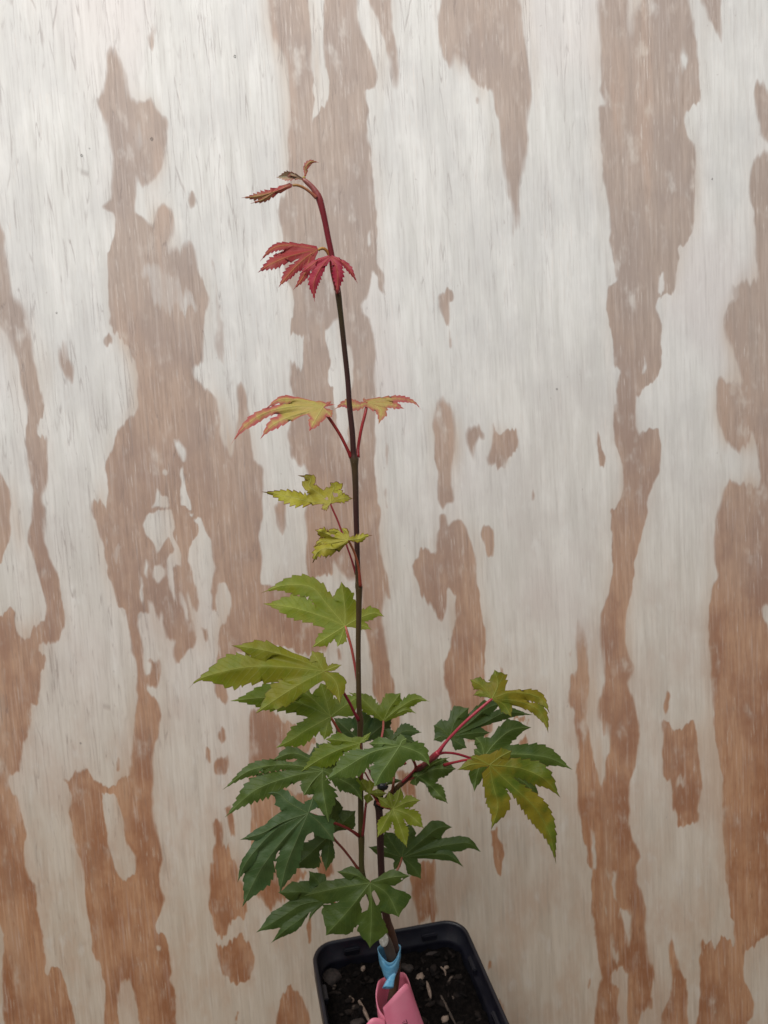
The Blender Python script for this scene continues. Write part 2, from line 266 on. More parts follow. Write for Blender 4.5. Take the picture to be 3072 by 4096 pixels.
('L',1,[(410,-30),(545,-30),(560,80),(590,130),(605,60),(610,-30),(785,-30),(765,120),(755,250),(750,370),(780,460),(830,570),(800,640),(815,730),(845,820),(860,900),(855,1000),(865,1130),(890,1260),(930,1360),(900,1440),(870,1540),(840,1600),(800,1700),(750,1700),(755,1500),(760,1320),(720,1280),(680,1290),(640,1330),(650,1400),(690,1420),(690,1700),(530,1700),(550,1540),(575,1420),(590,1360),(565,1280),(550,1150),(535,1000),(520,880),(515,720),(530,660),(490,630),(485,520),(455,470),(445,350),(425,260),(425,100)]),
('L',-1,[(522,370),(540,400),(550,520),(555,640),(535,670),(525,580),(518,450)]),('L',-.8,[(608,655),(638,670),(637,735),(612,725)]),('L',-.9,[(648,655),(682,655),(682,860),(658,850)]),
('L',-.8,[(592,785),(612,800),(614,955),(598,945)]),('L',-1,[(690,920),(750,890),(765,960),(768,1100),(760,1190),(745,1090),(720,980)]),
('L',-.8,[(625,1070),(645,1090),(655,1180),(690,1160),(690,1250),(650,1250),(630,1170)]),
('L',1,[(1005,-30),(1220,-30),(1235,80),(1225,180),(1205,260),(1210,330),(1180,375),(1070,380),(1060,300),(1040,250),(1035,130),(1015,50)]),
('L',-.7,[(1060,50),(1130,40),(1120,120),(1050,110)]),
('L',1,[(1370,-30),(1690,-30),(1690,1050),(1650,1080),(1560,1170),(1510,1210),(1500,1300),(1510,1390),(1540,1460),(1560,1520),(1560,1610),(1510,1660),(1500,1700),(1180,1700),(1210,1540),(1220,1450),(1210,1330),(1220,1200),(1230,1130),(1260,1160),(1310,1150),(1340,1090),(1390,1110),(1440,1170),(1450,1060),(1455,970),(1420,950),(1415,830),(1385,720),(1380,560),(1375,460),(1360,370),(1365,200),(1375,60)]),
('L',1,[(1020,1100),(1060,1180),(1080,1290),(1130,1380),(1140,1500),(1140,1700),(950,1700),(970,1590),(1020,1500),(1035,1400),(1035,1280),(1015,1180)]),
('L',.9,[(882,1475),(903,1485),(897,1565),(880,1555)]),('L',.6,[(485,1375),(508,1380),(503,1435),(482,1425)]),
]
def to_board(p):
    d = ray(*p); q = CAM + d * ((BP - CAM).dot(BN) / d.dot(BN)); r = q - BP
    return (r.x, r.dot(BV))
CELL = 0.0006
corners = [to_board(p) for p in ((0, 0), (W, 0), (0, H), (W, H))]
U0 = max(corners[0][0], corners[2][0]); U1 = min(corners[1][0], corners[3][0])
V0 = max(corners[2][1], corners[3][1]); V1 = min(corners[0][1], corners[1][1])
U0b = min(c[0] for c in corners); U1b = max(c[0] for c in corners)
nu, nv = int((U1b - U0b) / CELL) + 2, int((V1 - V0) / CELL) + 2
M = np.zeros((nv, nu), np.float32)
for w, wt, poly in FIG:
    P = np.array([to_board(px(w, p)) for p in poly]); P[:, 0] = (P[:, 0] - U0b) / CELL; P[:, 1] = (P[:, 1] - V0) / CELL
    x0, y0 = np.maximum(np.floor(P.min(0)).astype(int), 0); x1 = min(int(P[:, 0].max()) + 2, nu); y1 = min(int(P[:, 1].max()) + 2, nv)
    if x1 <= x0 or y1 <= y0: continue
    gx, gy = np.meshgrid(np.arange(x0, x1) + .5, np.arange(y0, y1) + .5)
    ins = np.zeros(gx.shape, bool)
    for (ax, ay), (bx, by) in zip(P, np.roll(P, -1, 0)):
        if ay == by: continue
        c = (ay > gy) != (by > gy)
        ins ^= c & (gx < (bx - ax) * (gy - ay) / (by - ay) + ax)
    sub = M[y0:y1, x0:x1]
    if wt > 0: sub[ins] = np.maximum(sub[ins], wt)
    else: sub[ins] = np.minimum(sub[ins], 1 + wt)
def blur(A, ry, rx=None):
    for ax, r in ((0, ry), (1, ry if rx is None else rx)):
        k = 2 * r + 1
        pad = [(0, 0), (0, 0)]; pad[ax] = (r + 1, r)
        cs = np.cumsum(np.pad(A, pad, 'edge'), ax, dtype=np.float64)
        A = (np.take(cs, range(k, cs.shape[ax]), ax) - np.take(cs, range(0, cs.shape[ax] - k), ax)) / k
    return A
MB = blur(blur(M, 1), 1); MS = blur(blur(M, 5, 3), 4, 3)
MW = blur(blur(M, 16), 16)                     # broad halo: stained wood round the figures
PADU, PADV = int(0.36 / CELL), int(0.2 / CELL)
MB = np.pad(MB, ((PADV, PADV), (PADU, PADU)), 'reflect'); MS = np.pad(MS, ((PADV, PADV), (PADU, PADU)), 'reflect'); MW = np.pad(MW, ((PADV, PADV), (PADU, PADU)), 'reflect')
ub, vb = U0b - PADU * CELL, V0 - PADV * CELL
def sample(A, u, v):
    x = np.clip((u - ub) / CELL - .5, 0, A.shape[1] - 1.01); y = np.clip((v - vb) / CELL - .5, 0, A.shape[0] - 1.01)
    i, j = x.astype(int), y.astype(int); fx, fy = x - i, y - j
    return A[j, i] * (1 - fx) * (1 - fy) + A[j, i + 1] * fx * (1 - fy) + A[j + 1, i] * (1 - fx) * fy + A[j + 1, i + 1] * fx * fy

vg = (ZGROUND - BP.z) / BV.z                     # foot of the sheet on the ground
us = np.concatenate([np.linspace(U0b - .35, U0b, 140)[:-1], np.arange(U0b, U1b, 0.0007), np.linspace(U1b, U1b + .35, 140)[1:]])
vv = np.concatenate([[vg], np.arange(vg + .002, V1, 0.0012), np.linspace(V1, V1 + .19, 60)[1:]])
GU, GV = np.meshgrid(us, vv)
gr = R(3.4)
RU = GU * math.cos(gr) + GV * math.sin(gr); RV = -GU * math.sin(gr) + GV * math.cos(gr)     # along / across the grain
rg = np.random.default_rng(11)
def vnoise(x, y):                                # smooth value noise, -1..1
    T = rg.uniform(-1, 1, (128, 128)); i, j = np.floor(x).astype(int), np.floor(y).astype(int); fx, fy = x - i, y - j
    fx, fy = fx * fx * (3 - 2 * fx), fy * fy * (3 - 2 * fy)
    g_ = lambda a, b: T[b % 128, a % 128]
    return (g_(i, j) * (1 - fx) + g_(i + 1, j) * fx) * (1 - fy) + (g_(i, j + 1) * (1 - fx) + g_(i + 1, j + 1) * fx) * fy
tear = vnoise(RU / .0011, RV / .035) * .0030 + vnoise(RU / .0021, RV / .030) * .0028 + vnoise(RU / .0041, RV / .035) * .0026 + vnoise(RU / .007, RV / .03) * .002
tear *= .62 + .6 * vnoise(RU / .03, RV / .06)
wig = vnoise(RU / .004, RV / .006) * .0007 + vnoise(RU / .009, RV / .016) * .0009
soft = np.clip(.40 + 1.0 * vnoise(RU / .035, RV / .05) + .25 * (GV - .25) / .3, 0, 1)
su, sv_ = GU + wig, GV + tear
mask = (sample(MB, su, sv_) * (1 - soft) + sample(MS, su, sv_) * soft).ravel(); halo = sample(MW, GU, GV).ravel()
nU, nV = len(us), len(vv)
co = np.zeros((nU * nV, 3)); co[:, 0] = GU.ravel(); co[:, 1] = BP.y + GV.ravel() * BV.y; co[:, 2] = BP.z + GV.ravel() * BV.z
idx = np.arange(nU * nV).reshape(nV, nU)
quads = np.stack([idx[:-1, :-1], idx[:-1, 1:], idx[1:, 1:], idx[1:, :-1]], -1).reshape(-1, 4)

# plywood material
def plywood():
    t = NT('weathered_plywood_veneer')
    fig = t.attr('figure').outputs['Fac']; halo_ = t.attr('halo').outputs['Fac']; g = t.attr('grain').outputs['Vector']
    gx = t.xyz(g); h = gx[1]
    fine = t.noise(t.scale(g, (1, .05, 1)), 1100, 2, .65)
    fib = t.noise(t.scale(g, (1, .055, 1)), 420, 3, .65)
    med = t.noise(t.scale(g, (1, .10, 1)), 120, 3, .62)
    wide = t.noise(t.scale(g, (1, .13, 1)), 40, 3, .6)
    blot = t.noise(t.scale(g, (1, .55, 1)), 34, 4, .62)
    spot = t.noise(t.scale(g, (1, .45, 1)), 110, 3, .6)
    big = t.noise(t.scale(g, (1, .5, 1)), 9, 3, .5)
    # fibrous, torn border of the figure: crisp in places, washed out in others
    e = t.math('ADD', fig, t.math('MULTIPLY', t.math('SUBTRACT', fib, .5), .60))
    e = t.math('ADD', e, t.math('MULTIPLY', t.math('SUBTRACT', med, .5), .38))
    e = t.math('ADD', e, t.math('MULTIPLY', t.math('SUBTRACT', spot, .5), .26))
    edgew = t.ramp(t.math('ADD', t.math('MULTIPLY', blot, .6), t.math('MULTIPLY', big, .4)), .40, .62, .16, .42)
    f0 = t.ramp(e, t.math('SUBTRACT', .5, edgew), t.math('ADD', .5, edgew))
    # worn patches where the brown has paled
    worn2 = t.math('MULTIPLY', t.ramp(spot, .50, .72), t.ramp(t.math('ADD', t.math('MULTIPLY', wide, .5), t.math('MULTIPLY', blot, .5)), .48, .60))
    f = t.math('MULTIPLY', f0, t.math('SUBTRACT', 1, t.math('MULTIPLY', worn2, .75)))
    # weathering with haze and light fall-off painted in: upper sheet greyer, paler
    wth_light = t.ramp(t.math('ADD', h, t.math('MULTIPLY', t.math('SUBTRACT', big, .5), .22)), -.06, .36)
    wth_haze = t.ramp(t.math('ADD', h, t.math('MULTIPLY', t.math('SUBTRACT', big, .5), .26)), -.02, .40)
    br = t.mix(t.ramp(fib, .3, .7), (.45, .222, .117), (.58, .325, .185))
    br = t.mix(t.ramp(blot, .38, .62, 0, .9), br, (.345, .145, .068))
    br = t.mix(t.ramp(wide, .50, .72, 0, .55), br, (.56, .36, .235))
    br = t.mix(t.ramp(spot, .60, .78, 0, .5), br, (.60, .43, .32))
    gb = t.mix(t.ramp(fib, .3, .7), (.43, .345, .295), (.53, .43, .37))
    gb = t.mix(t.ramp(blot, .35, .68, 0, .8), gb, (.41, .335, .300))
    gb = t.mix(t.ramp(wide, .52, .72, 0, .6), gb, (.555, .41, .33))
    gb = t.mix(t.ramp(spot, .55, .75, 0, .6), gb, (.60, .52, .465))
    brown = t.mix(wth_haze, br, gb)
    pl = t.mix(t.ramp(med, .3, .7), (.60, .50, .395), (.70, .60, .49))
    pl = t.mix(t.ramp(blot, .42, .68, 0, .9), pl, (.60, .45, .335))
    pl = t.mix(t.ramp(spot, .55, .75, 0, .6), pl, (.70, .63, .55))
    pg = t.mix(t.ramp(med, .3, .7), (.70, .69, .66), (.83, .82, .795))
    pg = t.mix(t.ramp(blot, .38, .66, 0, .75), pg, (.665, .655, .64))
    pg = t.mix(t.ramp(big, .5, .66, 0, .5), pg, (.77, .70, .68))
    pg = t.mix(t.ramp(spot, .58, .78, 0, .5), pg, (.84, .825, .80))
    pale = t.mix(wth_light, pl, pg)
    pale = t.mix(t.math('MULTIPLY', t.ramp(halo_, .10, .65), t.ramp(wide, .40, .68, .05, .85)), pale, t.mix(.45, brown, (.70, .58, .46)))
    pale = t.mix(t.ramp(fib, .52, .78, 0, .5), pale, t.mix(wth_light, (.44, .355, .28), (.56, .53, .51)))
    c = t.mix(f, pale, brown)
    worn = t.math('MULTIPLY', t.ramp(fine, .60, .70), t.ramp(med, .36, .60))
    c = t.mix(t.math('MULTIPLY', worn, .60), c, t.mix(wth_light, (.70, .57, .45), (.78, .72, .67)))
    dk = t.math('MULTIPLY', t.ramp(fine, .42, .30), t.math('ADD', .25, f))
    c = t.mix(t.math('MULTIPLY', dk, .42), c, t.mix(wth_light, (.25, .12, .06), (.34, .26, .22)))
    bord = t.math('MULTIPLY', t.ramp(f0, 0.0, .5), t.ramp(f0, 1.0, .5))
    c = t.mix(t.math('MULTIPLY', bord, .28), c, t.mix(wth_light, (.47, .24, .11), (.50, .43, .40)))
    # drying checks: fine dark cracks along the grain, mostly at the upper left
    vor = t.new('ShaderNodeTexVoronoi', voronoi_dimensions='2D', feature='DISTANCE_TO_EDGE')
    wob = t.noise(t.scale(g, (1, .45, 1)), 110, 2, .6)
    cx = t.math('ADD', gx[0], t.math('MULTIPLY', t.math('SUBTRACT', wob, .5), .0035))
    comb = t.new('ShaderNodeCombineXYZ'); t.put(comb.inputs[0], cx); t.put(comb.inputs[1], t.math('MULTIPLY', gx[1], .05))
    t.put(vor.inputs['Vector'], comb.outputs[0]); vor.inputs['Scale'].default_value = 190
    brk = t.ramp(t.noise(t.scale(g, (1, .16, 1)), 90, 3, .6), .50, .62)
    zone = t.ramp(t.math('SUBTRACT', t.math('MULTIPLY', gx[1], .6), gx[0]), .10, .34, .06, 1)
    crack = t.math('MULTIPLY', t.math('MULTIPLY', t.ramp(vor.outputs['Distance'], .030, .0), brk), zone)
    cn = t.noise(t.scale(g, (1, .045, 1)), 210, 1.5, .5)
    cn2 = t.noise(t.scale(g, (1, .05, 1)), 330, 1.5, .5)
    lines = t.math('MAXIMUM', t.ramp(t.math('ABSOLUTE', t.math('SUBTRACT', cn, .52)), .014, .002), t.math('MULTIPLY', t.ramp(t.math('ABSOLUTE', t.math('SUBTRACT', cn2, .47)), .014, .002), .6))
    brk2 = t.ramp(t.noise(t.scale(g, (1, .2, 1)), 130, 3, .6), .44, .60)
    zone2 = t.ramp(t.math('SUBTRACT', t.math('MULTIPLY', gx[1], .7), gx[0]), .02, .32, .12, 1)
    crack = t.math('MAXIMUM', crack, t.math('MULTIPLY', t.math('MULTIPLY', lines, brk2), zone2))
    c = t.mix(t.math('MULTIPLY', crack, .44), c, t.mix(wth_light, (.24, .15, .11), (.30, .25, .235)))
    fine2 = t.noise(t.scale(g, (1, .035, 1)), 700, 2, .6)
    c = t.mix(t.math('MULTIPLY', t.ramp(fine2, .50, .36), .17), c, t.mix(.5, c, (.30, .25, .22)))
    c = t.mix(t.math('MULTIPLY', t.ramp(fine2, .54, .68), .20), c, t.mix(.6, c, (.92, .88, .84)))
    sp = t.ramp(t.noise(t.scale(g, (1, .6, 1)), 420, 2, .5), .735, .77)
    c = t.mix(t.math('MULTIPLY', sp, .30), c, (.3, .24, .22))
    t.put(t.b.inputs['Base Color'], c)
    t.put(t.b.inputs['Roughness'], t.ramp(f, 0, 1, .75, .6)); t.b.inputs['Specular IOR Level'].default_value = .2
    hgt = t.math('ADD', t.math('MULTIPLY', fib, .5), t.math('MULTIPLY', fine, .35))
    hgt = t.math('SUBTRACT', hgt, t.math('MULTIPLY', crack, 1.0))
    hgt = t.math('SUBTRACT', hgt, t.math('MULTIPLY', f0, .25))
    t.put(t.b.inputs['Normal'], t.bump(hgt, .35, .0006))
    return t.m
ply_mat = plywood()
te = NT('plywood_edge'); te.b.inputs['Base Color'].default_value = (.45, .33, .22, 1); te.b.inputs['Roughness'].default_value = .8
sheet = empty('plywood_sheet', (0, BP.y + vg * BV.y, ZGROUND))
tag(sheet, 'weathered plywood sheet with brown and whitish figure standing behind the potted maple', 'plywood')
fo = mk('face_veneer', co, [], ply_mat, sheet)
me = fo.data; me.clear_geometry()
me.from_pydata(co.tolist(), [], quads.tolist()); me.update(); me.polygons.foreach_set('use_smooth', [True] * len(me.polygons))
a = me.attributes.new('figure', 'FLOAT', 'POINT'); a.data.foreach_set('value', mask.astype(np.float32))
a = me.attributes.new('halo', 'FLOAT', 'POINT'); a.data.foreach_set('value', halo.astype(np.float32))
ga = np.zeros((nU * nV, 3), np.float32); uu, v_ = GU.ravel(), GV.ravel()
ga[:, 0] = uu * math.cos(gr) + v_ * math.sin(gr); ga[:, 1] = -uu * math.sin(gr) + v_ * math.cos(gr)
a = me.attributes.new('grain', 'FLOAT_VECTOR', 'POINT'); a.data.foreach_set('vector', ga.ravel())
# core of the sheet behind the face
def bpt(u, v, d): return BP + Vector((u, 0, 0)) + BV * v - BN * d
ul, uh, vh = us[0], us[-1], vv[-1]
cv = [bpt(u, v, d) for d in (.0006, .012) for u, v in ((ul, vg + .001), (uh, vg + .001), (uh, vh), (ul, vh))]
mk('core_plies', cv, [(0, 1, 2, 3), (7, 6, 5, 4), (0, 4, 5, 1), (1, 5, 6, 2), (2, 6, 7, 3), (3, 7, 4, 0)], te.m, sheet, False)
th = NT('pin_hole_dark'); th.b.inputs['Base Color'].default_value = (.03, .025, .02, 1)
for w, p, r in (('A', (1522, 366), 4.5), ('A', (984, 901), 5), ('A', (530, 1008), 4.2), ('A', (580, 963), 2), ('D', (367, 368), 3), ('F', (290, 862), 3.2), ('G', (523, 1498), 3.2), ('C', (1297, 1160), 2.5)):
    u, v = to_board(px(w, p)); r *= 1.7 * K * 0.43 / F
    ring = [bpt(u + r * math.cos(q * math.pi / 5), v + r * 1.15 * math.sin(q * math.pi / 5), -.00015) for q in range(10)]
    mk('pin_hole', ring + [bpt(u, v, .0002)], [(i, (i + 1) % 10, 10) for i in range(10)], th.m, sheet)

# ------------------------------------------------------------------ ground under the pot (below the frame)
tg = NT('bench_boards'); ob = tg.obj()
tg.put(tg.b.inputs['Base Color'], tg.mix(tg.ramp(tg.noise(tg.scale(ob, (1, 8, 1)), 30, 4), .3, .7), (.10, .085, .07), (.18, .155, .13))); tg.b.inputs['Roughness'].default_value = .85
g_ = mk('ground', [(-.6, -.9, ZGROUND), (.6, -.9, ZGROUND), (.6, .12, ZGROUND), (-.6, .12, ZGROUND)], [(0, 1, 2, 3)], tg.m); tag(g_, kind='structure')

# ------------------------------------------------------------------ pot
POTC = Vector((.0125, -.0855, 0)); YAW = R(13.2)
def rsq(h, r, n=8):                              # rounded square outline, half side h, corner radius r
    P = []
    for q, (sx, sy) in enumerate(((1, 1), (-1, 1), (-1, -1), (1, -1))):
        for i in range(n + 1):
            w = math.pi / 2 * (q + i / n); P.append((sx * (h - r) + r * math.cos(w), sy * (h - r) + r * math.sin(w)))
    return P
def potp(x, y, z): c, s = math.cos(YAW), math.sin(YAW); return Vector((POTC.x + x * c - y * s, POTC.y + x * s + y * c, z))
def loft(sections, closed=True, flip=False):
    vs_, fs = [], []; n = len(sections[0])
    for s_ in sections: vs_ += s_
    for i in range(len(sections) - 1):
        for j in range(n if closed else n - 1):
            q = (i * n + j, i * n + (j + 1) % n, (i + 1) * n + (j + 1) % n, (i + 1) * n + j); fs.append(q[::-1] if flip else q)
    return vs_, fs
tp = NT('black_pot_plastic'); ob = tp.obj()
tp.put(tp.b.inputs['Base Color'], tp.mix(tp.ramp(tp.noise(ob, 60, 4), .4, .75), (.005, .0055, .011), (.012, .0125, .021)))
tp.put(tp.b.inputs['Roughness'], tp.ramp(tp.noise(ob, 130, 3), .3, .7, .34, .55))
pot = empty('plant_pot', (POTC.x, POTC.y, ZGROUND)); tag(pot, 'square black plastic nursery pot with rounded corners holding the maple', 'pot')
HR = .0455
prof_out = [(.0325, ZGROUND + .0008, .008), (.033, ZGROUND + .004, .008), (.0425, ZRIM - .013, .011), (.0428, ZRIM - .0118, .011)]
prof_rim = [(.0428, ZRIM - .0116, .011), (.0446, ZRIM - .0112, .012), (.0452, ZRIM - .0015, .0125), (.0449, ZRIM - .0004, .0125), (.0443, ZRIM, .012), (.0434, ZRIM - .0002, .0115), (.0429, ZRIM - .0012, .011), (.0424, ZRIM - .009, .011), (.0412, ZRIM - .0098, .0105), (.0410, ZRIM - .012, .0105)]
prof_in = [(.0410, ZRIM - .0121, .0105), (.0405, ZRIM - .02, .0105), (.0318, ZGROUND + .003, .008)]
def sec(pr): return [[potp(x, y, z) for x, y in rsq(h, r)] for h, z, r in pr]
for nm, pr in (('outer_wall', prof_out), ('rim', prof_rim), ('inner_wall', prof_in)):
    v, f_ = loft(sec(pr)); mk(nm, v, f_, tp.m, pot)
fl = [potp(x, y, ZGROUND + .0012) for x, y in rsq(.0322, .008)]; mk('floor', fl, [tuple(range(len(fl)))], tp.m, pot, False)
def box(name, c, sx, sy, sz, mat, parent, rz=YAW):
    bm = bmesh.new(); bmesh.ops.create_cube(bm, size=1)
    for v in bm.verts:
        x, y, z = v.co.x * sx, v.co.y * sy, v.co.z * sz
        v.co = (c.x + x * math.cos(rz) - y * math.sin(rz), c.y + x * math.sin(rz) + y * math.cos(rz), c.z + z)
    bmesh.ops.bevel(bm, geom=list(bm.edges), offset=min(sx, sy, sz) * .25, segments=2, affect='EDGES')
    me = bpy.data.meshes.new(name); bm.to_mesh(me); bm.free(); o = bpy.data.objects.new(name, me); col.objects.link(o); me.materials.append(mat)
    o.parent = parent; o.matrix_parent_inverse = parent.matrix_world.inverted(); return o
for x in (-.022, .024):
    box('rim_clip', potp(x, .0412, ZRIM - .0065), .009, .0022, .004, tp.m, pot)
for y in (-.02, .016):
    box('rim_clip', potp(.0412, y, ZRIM - .0065), .0022, .010, .004, tp.m, pot); box('rim_clip', potp(-.0412, y, ZRIM - .0065), .0022, .010, .004, tp.m, pot)

# ------------------------------------------------------------------ soil
ts = NT('potting_soil'); ob = ts.obj()
n1 = ts.noise(ob, 420, 5, .7); n2 = ts.noise(ob, 120, 4, .6)
cs_ = ts.mix(ts.ramp(n1, .35, .7), (.0035, .003, .003), (.011, .0085, .0075))
cs_ = ts.mix(ts.math('MULTIPLY', ts.ramp(n1, .66, .74), ts.ramp(n2, .5, .6)), cs_, (.06, .045, .036))
ts.put(ts.b.inputs['Base Color'], cs_); ts.b.inputs['Roughness'].default_value = .9; ts.b.inputs['Specular IOR Level'].default_value = .06
ts.put(ts.b.inputs['Normal'], ts.bump(n1, .9, .002))
NS = 110; sv, sf = [], []
for j in range(NS + 1):
    for i in range(NS + 1):
        x, y = (i / NS * 2 - 1), (j / NS * 2 - 1)
        hs = .0404; X, Y = x * hs, y * hs
        cr = .0095; ax, ay = abs(X) - (hs - cr), abs(Y) - (hs - cr)
        if ax > 0 and ay > 0:
            l = math.hypot(ax, ay)
            if l > cr: X = math.copysign(hs - cr + ax * cr / l, X); Y = math.copysign(hs - cr + ay * cr / l, Y)
        p = Vector((X, Y, 0))
        z = mnoise.noise(p * 70) * .0028 + mnoise.noise(p * 190) * .0020 + abs(mnoise.noise(p * 420)) * .0022 + .003 * math.exp(-((X) ** 2 + (Y + .006) ** 2) / .00012)
        sv.append(potp(X, Y, ZSOIL - .003 + z))
for j in range(NS):
    for i in range(NS):
        q = j * (NS + 1) + i; sf.append((q, q + 1, q + NS + 2, q + NS + 1))
soil = mk('potting_soil', sv, sf, ts.m); tag(soil, 'dark potting soil filling the black pot', 'soil', kind='stuff')
from mathutils.bvhtree import BVHTree
sbvh = BVHTree.FromPolygons([tuple(v) for v in sv], sf)
def soilz(x, y):
    h = sbvh.ray_cast(Vector((x, y, 0)), Vector((0, 0, -1)))
    return h[0].z if h[0] is not None else ZSOIL
rnd = random.Random(4)
def chip_mat(name, a, b):
    t = NT(name); o = t.obj(); n = t.noise(t.scale(o, (1, 1, 3)), 500, 4, .6); t.put(t.b.inputs['Base Color'], t.mix(t.ramp(n, .3, .7), a, b)); t.b.inputs['Roughness'].default_value = .8; t.put(t.b.inputs['Normal'], t.bump(n, .6, .0008)); return t.m
bark_m = chip_mat('bark_chip', (.010, .007, .006), (.034, .023, .020)); pale_m = chip_mat('pale_chip', (.14, .10, .075), (.27, .20, .16)); twig_m = chip_mat('dry_twig', (.03, .022, .018), (.09, .065, .05))
def chipgeo(c, l, w, h, rz, tilt, seed):
    r_ = random.Random(seed); bm = bmesh.new(); bmesh.ops.create_icosphere(bm, subdivisions=2, radius=1)
    out = []
    for v in bm.verts:
        p = v.co; k = 1 + .35 * mnoise.noise(p * 1.6 + Vector((seed, 0, 0)))
        q = Vector((p.x * l * k, p.y * w * k, max(-1, min(1, p.z * 1.4)) * h * k))
        q = Vector((q.x * math.cos(tilt) - q.z * math.sin(tilt), q.y, q.x * math.sin(tilt) + q.z * math.cos(tilt)))
        out.append(Vector((c.x + q.x * math.cos(rz) - q.y * math.sin(rz), c.y + q.x * math.sin(rz) + q.y * math.cos(rz), c.z + q.z)))
    fs = [[v.index for v in f.verts] for f in bm.faces]; bm.free(); return out, fs
# individual pieces one can pick out on the soil
PIECES = [((330, 740), .0065, .0050, .0025, .3, bark_m, 'bark_chip', 'large dark bark chip on the soil near the left pot wall', 'bark'),
          ((575, 690), .0018, .0013, .001, 1.2, pale_m, 'pale_grit', 'pale grain on the soil left of the blue tape', 'grit'),
          ((487, 905), .0017, .0014, .001, .2, pale_m, 'pale_grit', 'pale grain on the soil left of the pink tag', 'grit'),
          ((995, 725), .0034, .0024, .0013, 1.1, pale_m, 'bark_chip', 'tan bark chip on the soil right of the pink tag', 'bark'),
          ((1062, 830), .0052, .0011, .0008, 1.75, pale_m, 'bark_sliver', 'long tan bark sliver on the soil right of the pink tag', 'bark'),
          ((1190, 655), .0017, .0013, .001, .5, pale_m, 'pale_grit', 'pale grain on the soil near the right pot wall', 'grit'),
          ((1080, 580), .0036, .0012, .001, .1, bark_m, 'bark_sliver', 'dark bark sliver lying across the soil near the rear right', 'bark'),
          ((905, 670), .0040, .0026, .0014, -.5, bark_m, 'bark_chip', 'reddish dark bark chip on the soil just right of the trunk', 'bark'),
          ((530, 1080), .0040, .0024, .0014, .2, bark_m, 'bark_chip', 'dark bark chip on the soil at the bottom edge left of the tag', 'bark'),
          ((1180, 1035), .0022, .0018, .001, .7, pale_m, 'pale_grit', 'pale grain on the soil right of the tag near the bottom edge', 'grit')]
for i, (p, l, w, h, rz, m_, nm, lab, cat) in enumerate(PIECES):
    q = atz(*px('T6', p), ZSOIL); q.z = soilz(q.x, q.y) + h * .35
    v, f_ = chipgeo(q, l, w, h, rz, 0.1, i * 3 + 1); tag(mk(nm, v, f_, m_), lab, cat)
def twig(pts, r, nm, lab, m_=twig_m):
    P = []
    for p in pts:
        q = atz(*px('T6', p), ZSOIL); q.z = soilz(q.x, q.y) + r * 1.1; P.append(q)
    tag(tube(nm, P, [r * .8] + [r] * (len(P) - 2) + [r * .5], m_, n=14, sides=7), lab, 'twig')
twig([(545, 900), (575, 970), (600, 1030), (625, 1090)], .0010, 'dry_twig', 'pale dry twig on the soil left of the pink tag', pale_m)
twig([(1150, 860), (1190, 930), (1230, 1010), (1260, 1090)], .0007, 'dry_twig', 'thin dark twig on the soil right of the pink tag')
twig([(1150, 660), (1180, 690), (1185, 730)], .0006, 'dry_twig', 'short pale root on the soil near the right pot wall', pale_m)
twig([(430, 520), (480, 545), (500, 600)], .0006, 'dry_twig', 'short dark twig on the soil at the rear left')
sv2, sf2 = [], []
for k in range(230):
    X, Y = rnd.uniform(-.037, .037), rnd.uniform(-.037, .037); q = potp(X, Y, 0); l = rnd.uniform(.0008, .0034)
    q.z = soilz(q.x, q.y) + l * .1
    v, f_ = chipgeo(q, l, l * rnd.uniform(.25, .7), l * .3, rnd.uniform(0, 6.28), rnd.uniform(-.5, .5), 100 + k)
    o_ = len(sv2); sv2 += v; sf2 += [[i + o_ for i in f] for f in f_]
tcr = NT('soil_crumbs'); ob = tcr.obj(); nn = tcr.noise(ob, 160, 2, .5); n3 = tcr.noise(ob, 900, 3)
cc = tcr.mix(tcr.ramp(nn, .4, .6), (.005, .004, .004), (.02, .015, .013)); cc = tcr.mix(tcr.ramp(nn, .64, .70), cc, (.11, .085, .07)); cc = tcr.mix(tcr.ramp(n3, .5, .7, 0, .5), cc, (.012, .01, .01))
tcr.put(tcr.b.inputs['Base Color'], cc); tcr.b.inputs['Roughness'].default_value = .85; tcr.b.inputs['Specular IOR Level'].default_value = .1
tag(mk('soil_crumbs', sv2, sf2, tcr.m), 'loose dark bark crumbs scattered over the potting soil', 'soil crumbs', kind='stuff')

# ------------------------------------------------------------------ maple sapling: stems
def stem_mat(name, rough=.42, speck=.5):
    t = NT(name); o = t.obj(); tint = t.attr('tint').outputs['Color']
    n = t.noise(t.scale(o, (1, 1, .25)), 900, 4, .6); n2 = t.noise(o, 1500, 2)
    c = t.mix(t.ramp(n, .35, .7, 0, .35), tint, t.mix(.5, tint, (.02, .012, .01)))
    c = t.mix(t.ramp(n2, .68, .74, 0, speck), c, (.35, .28, .20))
    t.put(t.b.inputs['Base Color'], c); t.b.inputs['Roughness'].default_value = rough
    t.put(t.b.inputs['Normal'], t.bump(n, .25, .0004)); return t.m
stem_m = stem_mat('young_maple_bark'); bark_old = stem_mat('old_maple_bark', .5, .75)
pet_m = stem_mat('petiole_skin', .38, .12)
trunk_base = atz(1556, 4055, ZSOIL - .002)
sap = empty('maple_sapling', (trunk_base.x, trunk_base.y, ZSOIL))
tag(sap, 'young grafted maple sapling with red new leaves above green ones in a black pot', 'maple sapling')
PX = lambda d: d * .5 * MPP                      # apparent diameter (photo px) -> radius in m
CR, MA, OL, GRN = (.20, .012, .022), (.055, .018, .015), (.075, .045, .016), (.095, .085, .022)
